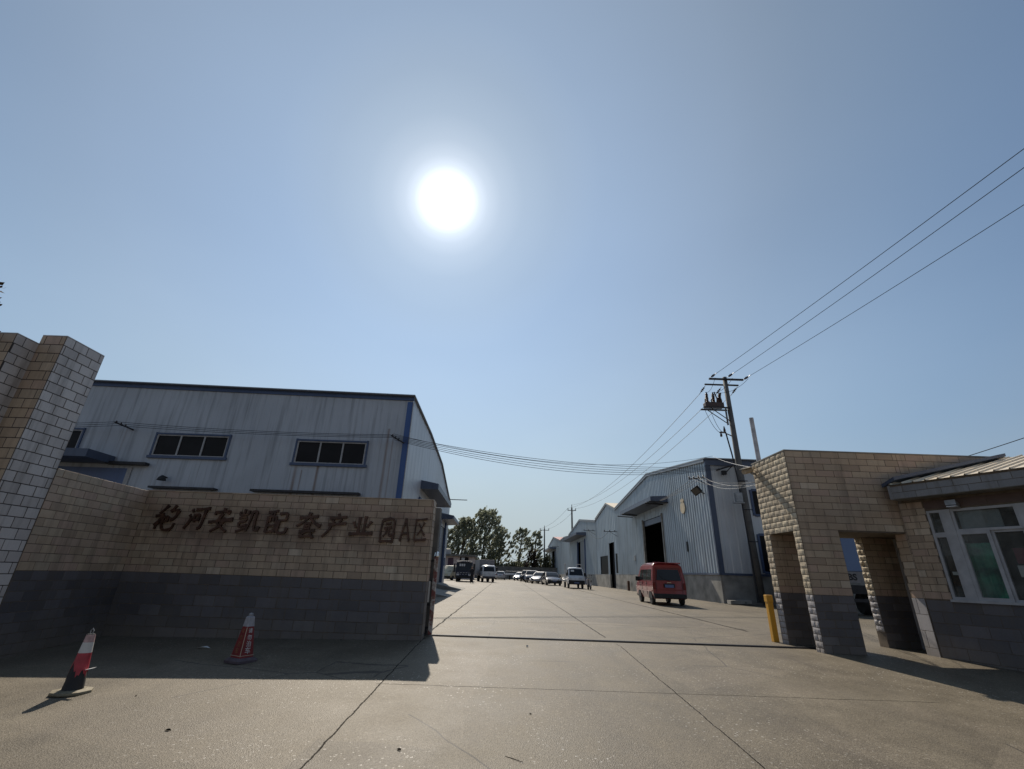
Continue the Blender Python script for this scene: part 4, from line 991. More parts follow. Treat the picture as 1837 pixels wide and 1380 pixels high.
# ------------------------------------------------------------------ warehouse on the left
WX, WY = -4.78, 20.76
wh = thing('warehouse', 'large blue-grey metal warehouse rising behind the lettered wall', 'warehouse', (-17, 28, 0))
sholes = [(-16.5, -13.1, 5.72, 6.76), (-9.92, -6.66, 5.6, 6.68), (-23.4, -19.98, 5.8, 6.85)]
def streak_clad():
    m = cladding('blue_grey_cladding_stained', (.46, .495, .55), .8, .2)
    n, l = m.node_tree.nodes, m.node_tree.links; p = n["Principled BSDF"]
    src = p.inputs['Base Color'].links[0].from_socket
    g = n.new("ShaderNodeNewGeometry"); sp = n.new("ShaderNodeSeparateXYZ"); l.new(g.outputs['Position'], sp.inputs[0])
    nz_ = noise(n, l, 1, 4, .6, None, (9, 9, .4))
    tot = None
    for (x0, w_, z0, z1, am) in ((-9.75, .10, 3.8, 5.5, .9), (-9.45, .05, 3.8, 5.3, .7), (-8.75, .09, 3.8, 5.5, .9), (-5.75, .09, 3.8, 7.4, .75), (-5.5, .05, 4.0, 7.2, .5), (-18.0, .07, 5.7, 7, .4)):
        d = math_n(n, l, 'DIVIDE', math_n(n, l, 'ABSOLUTE', math_n(n, l, 'SUBTRACT', sp.outputs[0], x0)), w_)
        f = math_n(n, l, 'MULTIPLY', math_n(n, l, 'SUBTRACT', 1.0, d, True), am)
        f = math_n(n, l, 'MULTIPLY', f, math_n(n, l, 'LESS_THAN', sp.outputs[2], z1))
        tot = f if tot is None else math_n(n, l, 'MAXIMUM', tot, f)
    tot = math_n(n, l, 'MULTIPLY', tot, ramp_node(n, l, nz_, [(.3, (.4,)*3), (.6, (1,)*3)]))
    l.new(mix(n, l, tot, src, (.15, .075, .035)), p.inputs['Base Color'])
    return m
w = MB(); ribbed(w, (0, WY, 0), (1, 0, 0), (0, -1, 0), -36, WX, -.1, TopLine([(-36, 9.45), (WX, 8.98)]), sholes, .9, .012, [(0, 0), (.08, 1), (.12, 1), (.2, 0), (.5, 0), (.56, .6), (.6, .6), (.66, 0), (1, 0)])
w.build('front_wall', streak_clad(), wh, True)
side = TopLine([(0, 9.0), (6, 8.92), (12.4, 8.5), (18.7, 7.1), (20.7, 6.75)])
O_ = Vector((WX, WY, 0)); LU = Vector((sin(FA), cos(FA), 0)); LN = Vector((cos(FA), -sin(FA), 0))
w = MB(); ribbed(w, O_, LU, LN, 0, 20.7, .0, side, [(4.6, 9.2, -1, 5.0), (14.5, 18.0, -1, 4.5)], .9, .012)
w.build('side_wall', MT['clad_left'], wh, True)
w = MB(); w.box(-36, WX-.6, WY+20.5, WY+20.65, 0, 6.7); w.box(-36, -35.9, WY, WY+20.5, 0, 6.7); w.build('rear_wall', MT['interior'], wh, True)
r_ = MB()
pr = [(-.25, 9.02), (6, 8.95), (12.4, 8.53), (18.7, 7.13), (20.75, 6.78)]
for (a, za), (c, zc) in zip(pr[:-1], pr[1:]):
    A, B_ = O_+LU*a+LN*.12, O_+LU*c+LN*.12
    r_.prism([A+Vector((0, 0, za)), B_+Vector((0, 0, zc)), B_+Vector((-31, 0, zc+.45)), A+Vector((-31, 0, za+.45))], (0, 0, .05))
r_.build('roof', MT['trim_grey'], wh, True)
e = MB(); e.prism([(-36, WY-.06, 9.29), (WX+.06, WY-.06, 8.83), (WX+.06, WY-.06, 9.03), (-36, WY-.06, 9.49)], (0, .05, 0)); e.build('eave_trim', MT['clad_blue'], wh, True)
e = MB(); e.box(WX-.24, WX+.015, WY-.045, WY-.004, 0, 8.76); e.build('corner_trim', MT['trim_blue'], wh, True)
e = MB(); e.box(WX+.015, WX+.05, WY-.03, WY+.06, 0, 8.75); e.build('corner_edge', MT['frame_white'], wh, True)
for (a, c, z0, z1) in sholes:
    f_ = MB(); y_ = WY
    f_.box(a-.06, a+.02, y_-.06, y_+.05, z0-.08, z1+.08); f_.box(c-.02, c+.06, y_-.06, y_+.05, z0-.08, z1+.08)
    f_.box(a+.02, c-.02, y_-.056, y_+.05, z1-.02, z1+.06); f_.box(a-.12, c+.12, y_-.1, y_+.05, z0-.10, z0+.02)
    wf = f_.build('window', MT['frame_blue'], wh, True)
    s_ = MB()
    for k in range(4):
        x_ = a+.05+(c-a-.1)*k/3; s_.box(x_-.035, x_+.035, y_-.03, y_+.03, z0+.02, z1-.02)
    s_.box(a+.05, c-.05, y_-.028, y_+.028, z0+.02, z0+.07); s_.box(a+.05, c-.05, y_-.028, y_+.028, z1-.07, z1-.02)
    o = s_.build('sash', MT['frame_white'], wf, False); o.data.transform(Matrix.Translation(-Vector(wh.location)))
    g_ = MB(); g_.poly([(a, y_+.012, z0), (c, y_+.012, z0), (c, y_+.012, z1), (a, y_+.012, z1)])
    o = g_.build('pane', MT['win_dark'], wf, False); o.data.transform(Matrix.Translation(-Vector(wh.location)))
# entrance canopy, awning strips and door on the front
q_ = MB(); q_.box(-24, -18.05, WY-1.5, WY-.02, 5.28, 5.62); q_.build('entrance_canopy', MT['trim_dark'], wh, True)
q_ = MB(); q_.box(-18.2, -16.4, WY-.3, WY-.02, 5.24, 5.36); q_.box(-15.9, -13.0, WY-.35, WY-.02, 4.24, 4.32); q_.box(-11.4, -6.6, WY-.35, WY-.02, 4.24, 4.33); q_.build('awning_strip', MT['steel_dark'], wh, True)
q_ = MB(); q_.box(-22.5, -17.3, WY-.035, WY-.015, 0, 5.1); q_.build('entrance_door', cladding('blue_door_sheet', (.11, .16, .30), .3), wh, True)
q_ = MB(); q_.box(-17.3, -17.1, WY-.05, WY-.015, 0, 5.16); q_.build('door_frame', MT['frame_white'], wh, True)
# side canopies
def lcan(u0, u1, z, out_, th):
    a, d = O_+LU*u0, O_+LU*u1
    c = MB(); pr_ = [(0, z+.05), (out_, z-.12), (out_, z-.12-th), (0, z-.42)]
    c.prism([a+LN*o_+Vector((0, 0, h)) for o_, h in pr_], d-a); c.build('canopy', MT['trim_dark'], wh, True)
lcan(4.7, 12.3, 5.85, .98, .3); lcan(15.2, 20.0, 5.35, .95, .25)
q_ = MB()
for u in (4.5, 9.2, 14.4, 18.1): q_.obox(O_+LU*u+LN*.05+Vector((0, 0, 2.4)), LU, LN, (0, 0, 1), .16, .08, 2.5)
q_.build('door_frame', MT['clad_blue'], wh, True)
q_ = MB(); q_.obox(O_+LU*6.9-LN*.1+Vector((0, 0, 2.5)), LU, LN, (0, 0, 1), 2.3, .04, 2.5); q_.obox(O_+LU*16.2-LN*.1+Vector((0, 0, 2.25)), LU, LN, (0, 0, 1), 1.8, .04, 2.25); q_.build('sliding_door', MT['trim_grey'], wh, True)
q_ = MB(); q_.obox(O_+LU*19.2+LN*.06+Vector((0, 0, 2.0)), LU, LN, (0, 0, 1), .25, .05, .3); q_.build('meter_box', MT['frame_blue'], wh, True)
q_ = MB(); q_.obox(O_+LU*20.6+LN*.6+Vector((0, 0, 7.2)), LN, LU, (0, 0, 1), .9, .03, .03); q_.build('cable_arm', MT['steel_dark'], wh, True)
# little black wall lamp above the sign wall
wl2 = thing('gooseneck_lamp', 'tiny black lamp on the warehouse front above the lettered wall', 'lamp', (-15.43, WY-.2, 4.6))
q_ = MB(); q_.tube([(-15.43, WY, 4.75), (-15.43, WY-.3, 4.78)], .03); q_.build('arm', MT['black'], wl2, True)
q_ = MB(); q_.lathe([(.18, -.12), (.14, 0), (.04, .1)], (-15.43, WY-.3, 4.7), 12); q_.build('shade', MT['black'], wl2, True)
# ramps in front of the side doors
for (u0, u1, lab) in ((4.4, 9.6, 'low sloping concrete ramp at the nearer side door of the warehouse'), (14.2, 18.4, 'low sloping concrete ramp at the farther side door of the warehouse')):
    a, d = O_+LU*u0, O_+LU*u1; g_ = gz(a.x, a.y)
    q_ = MB(); q_.prism([a+LN*.02+Vector((0, 0, g_-.1)), a+LN*2.0+Vector((0, 0, g_-.1)), a+LN*2.0+Vector((0, 0, g_+.02)), a+LN*.02+Vector((0, 0, g_+.38))], d-a)
    tag(q_.build('door_ramp', MT['concrete'], None, True), lab, 'ramp')
# cable brackets on the warehouse front
for (x_, z_, lab) in ((-18.1, 7.05, 'cable strut on the warehouse front beside the stepped pillar'), (-5.35, 6.85, 'cable strut on the warehouse front near its blue corner')):
    t_ = thing('cable_strut', lab, 'bracket', (x_, WY-.3, z_))
    q_ = MB(); q_.tube([(x_+.4, WY-.01, z_-.14), (x_-.1, WY-.6, z_+.05)], .035); q_.build('strut', MT['steel_dark'], t_, True)
    for k in range(3):
        q_ = MB(); q_.lathe([(.02, 0), (.035, .03), (.015, .07)], (x_-.05+.12*k, WY-.55+.14*k, z_+.06-.045*k), 8); q_.build('insulator', MT['porcelain'], t_, True)

# ------------------------------------------------------------------ utility poles
def catenary(a, c, sag, k=24):
    a, c = Vector(a), Vector(c)
    return [a.lerp(c, i/k)+Vector((0, 0, -sag*4*(i/k)*(1-i/k))) for i in range(k+1)]
def wire(name, label, a, c, sag, r=.012, mat='cable', group=None, cat='cable'):
    q = MB(); q.tube(catenary(a, c, sag), r, 5)
    return tag(q.build(name, MT[mat], None, True), label, cat, group)
def strain(mb, a, d, L=.42):
    d = Vector(d).normalized(); a = Vector(a)
    prof = [(0, .018), (.1, .018), (.14, .07), (.2, .03), (.24, .085), (.30, .035), (.34, .07), (.4, .02), (.55, .016)]
    mb.tube([a+d*(s_*L/.42) for s_, _ in prof], [r for _, r in prof], 8)
up_ = thing('utility_pole', 'tall concrete utility pole with steel crossarms and switchgear behind the gatehouse', 'utility pole', (14.25, 27.75, .06))
PX, PY = 14.25, 27.75
q_ = MB(); q_.tube([(PX+.02, PY, -.1), (PX, PY, 7), (PX-.02, PY, 13.85)], [.235, .185, .135], 14); q_.build('pole', MT['pole_conc'], up_, True, smooth=True)
def arm(x0, x1, z, y, th=.05):
    q = MB(); q.box(x0, x1, y-th, y+th, z-th, z+th); q.build('crossarm', MT['steel_dark'], up_, True)
arm(13.08, 15.35, 13.62, PY-.2, .055); arm(12.92, 15.18, 13.38, PY+.2, .045)
south = Vector((.115, -1, -.02)); north = Vector((-.035, 1, -.06))
ends_s = [(13.15, PY-.25, 13.68), (14.30, PY-.25, 13.75), (15.32, PY-.25, 13.60)]
ends_n = [(12.97, PY+.25, 13.3), (14.05, PY+.28, 13.25), (15.12, PY+.25, 13.3)]
for a in ends_s:
    q_ = MB(); strain(q_, a, south+Vector((0.25, 0, .45))*.0+Vector((0, 0, .02)), .6); q_.build('strain_insulator', MT['porcelain'], up_, True)
for a in ends_n:
    q_ = MB(); strain(q_, a, north+Vector((-.25, 0, -.5)), .6); q_.build('strain_insulator', MT['porcelain'], up_, True)
# switch bracket with three breakers
q_ = MB(); q_.box(12.45, 14.15, PY-.30, PY-.18, 11.55, 11.63); q_.box(12.45, 14.15, PY+.18, PY+.30, 11.55, 11.63); q_.tube([(12.9, PY-.24, 11.55), (14.1, PY-.15, 10.7)], .03); q_.tube([(12.9, PY+.24, 11.55), (14.1, PY+.15, 10.6)], .03); q_.box(13.93, 14.0, PY-.05, PY+.05, 10.5, 11.6)
q_.build('switch_bracket', MT['steel_dark'], up_, True)
q_ = MB(); q_.rbox(12.62, 13.82, PY-.22, PY+.22, 11.64, 11.98, .04); q_.build('switch_tank', plain('brown_tank_paint', (.075, .05, .045), .6), up_, True)
for i, x_ in enumerate((12.78, 13.20, 13.62)):
    q_ = MB(); prof = [(.07, 0)]
    for k in range(6): prof += [(.105, .05+k*.1), (.06, .1+k*.1)]
    prof += [(.03, .72)]
    q_.lathe(prof, (x_, PY-.14, 11.96), 10)
    q_.tube([(x_, PY+.12, 11.96), (x_+.05, PY+.16, 12.3), (x_+.15, PY+.2, 12.62)], [.09, .07, .03], 8)
    q_.build('bushing', MT['porcelain'], up_, True)
q_ = MB(); q_.lathe([(.16, 0), (.19, .15), (.15, .35), (.05, .45)], (13.63, PY, 11.97), 12); q_.tube([(13.5, PY, 12.3), (13.35, PY-.05, 12.75)], .04); q_.tube([(13.7, PY, 12.3), (13.78, PY-.05, 12.7)], .05); q_.build('surge_arrester', MT['porcelain'], up_, True)
q_ = MB(); q_.box(13.35, 13.75, PY-.06, PY+.06, 9.95, 10.03); q_.lathe([(.06, 0), (.08, .1), (.04, .25)], (13.42, PY, 9.7), 8); q_.lathe([(.05, 0), (.08, .12), (.03, .4)], (13.68, PY, 10.0), 8); q_.tube([(13.7, PY, 9.95), (14.15, PY, 9.75)], .035); q_.build('cable_terminal', MT['porcelain'], up_, True)
for a, c in (((12.6, PY, 11.5), (13.45, PY, 9.95)), ((12.95, PY, 11.5), (13.6, PY, 10.0))):
    q_ = MB(); q_.tube(catenary(a, c, .35, 12), .014, 5); q_.build('jumper', MT['cable'], up_, True)
for i, x_ in enumerate((12.80, 13.24, 13.72)):
    q_ = MB(); q_.tube(catenary((x_, PY-.14, 12.65), (ends_s[i][0]+.1, PY-.7, 13.5), .25, 12), .012, 5); q_.build('jumper', MT['cable'], up_, True)
q_ = MB(); q_.tube([(13.72, PY-.05, 9.9), (13.86, PY-.12, 8.5), (13.93, PY-.2, 7.0), (13.96, PY-.24, 3.0), (13.98, PY-.26, .1)], .045, 8); q_.build('cable_conduit', MT['black'], up_, True)
q_ = MB(); q_.rbox(13.55, 13.95, PY-.42, PY-.2, 5.6, 6.15, .02); q_.box(13.4, 14.0, PY-.45, PY-.2, 5.52, 5.58); q_.build('junction_box', MT['steel'], up_, True)
for z_ in (6.9, 5.2, 3.4):
    q_ = MB(); q_.tube([(PX-.3, PY-.22, z_), (PX+.28, PY-.18, z_)], .025); q_.build('pole_band', MT['steel_dark'], up_, True)

# far poles
def far_pole(name, label, x, y, h, arms, r=.16):
    g = gz(x, y); t_ = thing(name, label, 'utility pole', (x, y, g))
    q = MB(); q.tube([(x, y, g-.1), (x, y, h)], [r*1.25, r*.8], 10); q.build('pole', MT['pole_conc'], t_, True)
    for (z, w_) in arms:
        q = MB(); q.box(x-w_, x+w_, y-.06, y+.06, z-.06, z+.06); q.build('crossarm', MT['steel_dark'], t_, True)
        for dx in (-w_+.08, w_-.08):
            q = MB(); q.lathe([(.05, 0), (.09, .1), (.05, .2), (.08, .3), (.03, .42)], (x+dx, y, z+.05), 8); q.build('insulator', MT['porcelain'], t_, True)
    q = MB(); q.lathe([(.05, 0), (.1, .15), (.05, .3), (.08, .4), (.03, .7)], (x, y, h), 8); q.build('insulator', MT['porcelain'], t_, True)
    return t_
far_pole('utility_pole', 'thin dark power pole rising behind the second big gable shed', 12.9, 94, 14.0, [(13.5, .85)], .2)
far_pole('utility_pole', 'short far power pole standing right of the trees at the yard end', 8.9, 113, 11.6, [(11.2, 1.1)], .17)

# overhead power lines: south over the street, and north to the far pole
GL = 'high power lines on the tall pole'
S2 = [(18.35, -16.0, 13.75), (19.6, -15.4, 13.75), (20.9, -14.6, 13.75)]
labs = ['leftmost of the three power lines rising from the tall pole to the upper right', 'middle of the three power lines rising from the tall pole to the upper right', 'rightmost of the three power lines rising from the tall pole to the upper right']
ext = [(15.07, 9.51), (15.81, 10.22), (17.25, 11.58)]
for a, (ex_, ey_), lb in zip(ends_s, ext, labs):
    a = Vector(a)+south.normalized()*.7; d = Vector((ex_-a.x, ey_-a.y, 0)); c = a+d*2.4; c.z = 13.9
    wire('power_line', lb, a, c, .35, .013, group=GL)
FP = [(12.1, 94, 13.9), (12.9, 94, 14.6), (13.7, 94, 13.9)]
labs = ['lowest-left power line sagging from the tall pole to the pole behind the sheds', 'middle power line sagging from the tall pole to the pole behind the sheds', 'right power line sagging from the tall pole to the pole behind the sheds']
for a, c, lb in zip(ends_n, FP, labs):
    a = Vector(a)+(north+Vector((-.25, 0, -.5))).normalized()*.75
    wire('power_line', lb, a, c, 1.6, .016, group=GL)
FQ = [(8.0, 113, 11.5), (9.8, 113, 11.5)]
for a, c, lb in zip((FP[0], FP[2]), FQ, ('left line between the two far poles', 'right line between the two far poles')):
    wire('power_line', lb, a, c, .6, .02)
# cable bundle across the yard
GB = 'low cable bundle strung across the yard'
for k in range(5):
    a = (-5.42+.03*k, 20.15, 6.92-.055*k); c = (13.9-.12*k, 27.95, 7.92-.05*k)
    wire('yard_cable', ['uppermost', 'second', 'third', 'fourth', 'lowest'][k]+' cable of the bundle crossing the yard from warehouse to nearest shed', a, c, .62+.07*k, .011, group=GB)
for k in range(3):
    a = (-18.15+.05*k, 20.2, 7.12-.09*k); c = (-5.45+.04*k, 20.15, 6.93-.06*k)
    wire('wall_cable', ['upper', 'middle', 'lower'][k]+' cable running along the warehouse front above its windows', a, c, .12, .011, group='cables along the warehouse front')
    wire('wall_cable', ['upper', 'middle', 'lower'][k]+' cable running from the strut to behind the stepped pillar', (-24, 20.5, 6.95-.1*k), a, .05, .011, group='cables along the warehouse front')
wire('service_cable', 'thin single cable from the yard bundle up to the nearest shed roof corner', (-5.3, 20.2, 6.98), (12.9, 28.2, 8.55), .95, .009)
wire('service_cable', 'white cable from the nearest shed roof corner down to the porch camera', (12.9, 28.2, 8.55), (6.05, 11.2, 3.86), .08, .008, 'cable_white')
for k in range(4):
    a = rk1+(FN*.9+FU*.7).normalized()*(.25+.25*k)+Vector((0, 0, .1)); c = (6.2, 11.26-.02*k, 3.44+.03*k)
    wire('service_cable', ['pale', 'slack white', 'taut grey', 'dark'][k]+' service cable from the four-insulator rack to the gatehouse', a, c, [.22, .38, .15, .30][k], .006, 'cable_white' if k < 2 else 'cable', 'service cables to the gatehouse')
for k in range(3):
    a = rk1+(FN*.9+FU*.7).normalized()*(.2+.3*k)+Vector((0, 0, .1)); c = O1+FU*(9.5+k)+FN*.9+Vector((0, 0, 6.9))
    wire('shed_cable', ['upper', 'middle', 'lower'][k]+' cable looping from the four-insulator rack to the shed canopy', a, c, .3, .012, group='cables on the nearest shed')
wire('shed_cable', 'cable looping from the infill shed bracket to the second gable shed', rk2+FN*1.0, rk3+FN*1.0, .9, .015)
wire('service_cable', 'thin black cable rising to the right above the gatehouse parapet', (13.3, 14.5, 4.72), (14.6, 7.0, 5.75), .1, .011)

# ------------------------------------------------------------------ traffic cones
def no_fake(): pass
c1 = thing('traffic_cone', 'battered round cone with torn red and white sleeve standing half in the sun at left', 'traffic cone', (-4.99, 6.31, gz(-4.99, 6.31)), radians(10))
q_ = MB(); prof = [(.20, .0), (.205, .012), (.2, .03), (.15, .036), (.14, .04)]
q_.lathe(prof, (0, 0, 0), 8); q_.build('base', plain('yellow_grey_rubber', (.20, .17, .11), .7, 0, .3, 14), c1)
q_ = MB(); q_.lathe([(.102, .035), (.04, .60), (.037, .605)], (0, 0, 0), 24); smooth_by_angle(q_.build('body', MT['black'], c1))
q_ = MB(); q_.tube([(-.012, 0, .6), (-.016, 0, .64), (.0, 0, .665), (.016, 0, .64), (.012, 0, .6)], .006, 6); q_.build('handle_loop', MT['steel'], c1)
def rad(z): return .102-(.062)*(z-.035)/.565
def sleeve(z0f, z1f, name, mat, off=.004, a0=0, a1=2*pi, n=40):
    q = MB()
    for i in range(n):
        ta, tb = a0+(a1-a0)*i/n, a0+(a1-a0)*(i+1)/n
        za0, zb0 = (z0f(ta), z0f(tb)) if callable(z0f) else (z0f, z0f)
        za1, zb1 = (z1f(ta), z1f(tb)) if callable(z1f) else (z1f, z1f)
        P = lambda t_, z: ((rad(z)+off)*cos(t_), (rad(z)+off)*sin(t_), z)
        q.poly([P(ta, za0), P(tb, zb0), P(tb, zb1), P(ta, za1)])
    o = q.build(name, mat, c1, smooth=True, recalc=False); return o
front = -pi/2-radians(10)-.65
def torn(t):
    d = (t-front+pi) % (2*pi)-pi     # 0 at the side towards the street
    v = .205+.03*sin(7*t)+.02*sin(17*t+1)
    if -.1 < d < .75: v += .15*(1-abs(d-.32)/.43)
    if d < -.3: v -= .05
    return v
sleeve(torn, .41, 'red_band', plain('faded_red_sleeve', (.36, .035, .05), .5, 0, .25, 12))
sleeve(.41, .52, 'white_band', plain('reflective_white', (.55, .54, .52), .4, 0, .12, 20), .0045)
sleeve(.52, .60, 'top_band', plain('faded_red_sleeve_top', (.45, .30, .29), .5, 0, .3, 20), .004)
q_ = MB(); q_.mesh([(.07, -.03, .235), (.09, .02, .24), (.175, .0, .262), (.16, -.045, .255), (.07, -.03, .229), (.09, .02, .234), (.175, .0, .258), (.16, -.045, .251)], [(0, 1, 2, 3), (7, 6, 5, 4), (0, 3, 7, 4), (1, 5, 6, 2), (2, 6, 7, 3)])
q_.build('torn_flap', MT['paper'], c1)

c2 = thing('parking_cone', 'red square no-parking cone with white lettering standing in the shadow of the lettered wall', 'traffic cone', (-3.92, 7.93, gz(-3.92, 7.93)), radians(-28))
q_ = MB()
def ring(h, z, c=.012):
    return [(h-c, -h, z), (h, -h+c, z), (h, h-c, z), (h-c, h, z), (-h+c, h, z), (-h, h-c, z), (-h, -h+c, z), (-h+c, -h, z)]
q_.loft([ring(.172, 0, .03), ring(.172, .03, .03), ring(.14, .06, .03), ring(.118, .065, .02)]); q_.build('base', plain('dusty_purple_rubber', (.10, .075, .085), .8, 0, .25, 12), c2)
q_ = MB(); q_.loft([ring(.115, .06), ring(.110, .09), ring(.060, .475), ring(.060, .478)]); q_.build('body', plain('dull_red_plastic', (.20, .020, .020), .45, 0, .2, 8), c2)
q_ = MB(); q_.loft([ring(.062, .475), ring(.048, .60), ring(.036, .612)]); q_.build('white_top', plain('grey_white_plastic', (.34, .33, .35), .55, 0, .2, 12), c2)
q_ = MB(); q_.lathe([(.03, .60), (.034, .63), (.03, .65), (.012, .658)], (0, 0, 0), 12); q_.build('knob', plain('grey_plastic', (.25, .25, .27), .5), c2)
q_ = MB(); q_.tube([(.1085, -.1085, .095), (.063, -.063, .465)], .0045, 6); q_.tube([(-.110, -.110, .092), (.110, -.110, .092), (.110, .110, .092)], .004, 6); q_.build('edge_line', plain('pale_edging', (.55, .42, .30), .5), c2)
# lettering, one character per square, running down the two faces that show
def text_mesh(txt, size, ext=.001, offs=.0):
    cu_ = bpy.data.curves.new('lettering', 'FONT'); cu_.body = txt; cu_.size = size; cu_.extrude = ext; cu_.align_x = 'CENTER'; cu_.align_y = 'CENTER'; cu_.offset = offs
    o = bpy.data.objects.new('lettering', cu_); COL.objects.link(o)
    dg = bpy.context.evaluated_depsgraph_get(); dg.update()
    me = bpy.data.meshes.new_from_object(o.evaluated_get(dg)); bpy.data.objects.remove(o); bpy.data.curves.remove(cu_)
    return me
def put_text(txt, size, mat, parent, M_, name='lettering', ext=.001, offs=0.0):
    me = text_mesh(txt, size, ext, offs); me.materials.clear(); me.materials.append(mat)
    me.transform(M_); o = bpy.data.objects.new(name, me); COL.objects.link(o); o.parent = parent; return o
lm2 = plain('dull_orange_lettering', (.30, .12, .06), .5, 0, .1)  # darker orange than the white lettering on the other face
lm = plain('white_lettering', (.55, .5, .48), .5, 0, .1)
for i, ch in enumerate('请勿泊车'):
    z = .415-.088*i; h = .1115-(.1115-.060)*(z-.06)/.415+.0015; s_ = .058+.008*i
    tilt = math.atan2(.0515, .415)
    put_text(ch, s_*1.15, lm, c2, Matrix.Translation((h+.0022, 0, z)) @ Matrix.Rotation(pi/2, 4, 'Z') @ Matrix.Rotation(pi/2-tilt, 4, 'X'), 'character', .0008, .001)
    put_text(ch, s_, lm2, c2, Matrix.Translation((.0, -h-.0022, z)) @ Matrix.Rotation(pi/2-tilt, 4, 'X'), 'character', .0008, .0006)

# ------------------------------------------------------------------ vehicles (forward is +Y in local space)
def wheel(root, x, y, r, w, rim='hub'):
    t_ = MB(); n = 22
    prof = [(-w/2, r*.62), (-w/2, r*.93), (-w*.35, r), (w*.35, r), (w/2, r*.93), (w/2, r*.62)]
    rings = [[(x+dx, y+rr*cos(2*pi*j/n), r+rr*sin(2*pi*j/n)) for j in range(n)] for dx, rr in prof]
    t_.loft(rings); o = t_.build('wheel', MT['black'], root); smooth_by_angle(o, 40)
    h = MB(); sg_ = 1 if x > 0 else -1
    rings = [[(x+sg_*dx, y+rr*cos(2*pi*j/n), r+rr*sin(2*pi*j/n)) for j in range(n)] for dx, rr in ((w*.36, r*.62), (w*.42, r*.60), (w*.30, r*.5), (w*.34, r*.18), (w*.40, r*.10))]
    h.loft(rings); h.build('rim', MT[rim], o)
    return o
def quadpanel(root, name, mat, pts, th=.012, n=None):
    p = [Vector(v) for v in pts]; nn = (p[1]-p[0]).cross(p[2]-p[0]).normalized()
    if n is not None and nn.dot(Vector(n)) < 0: nn = -nn
    q = MB(); q.prism([v-nn*.004 for v in p], nn*(th+.004)); return q.build(name, MT[mat] if isinstance(mat, str) else mat, root)
def bodyring(y, zb, zt, hw, shear=0, zs0=1.0, crown=.03):
    fr = (0, .12, .34, .6, .8, .94, 1.0); R, L = [], []
    for f in fr:
        z = zb+(zt-zb)*f; w = hw(z)
        if f == 0: w *= .93
        if f == 1.0: w -= .09
        yy = y+shear*max(0, z-zs0)
        R.append((w, yy, z)); L.append((-w, yy, z))
    c = (0, y+shear*max(0, zt-zs0), zt+crown)
    return R+[c]+L[::-1]
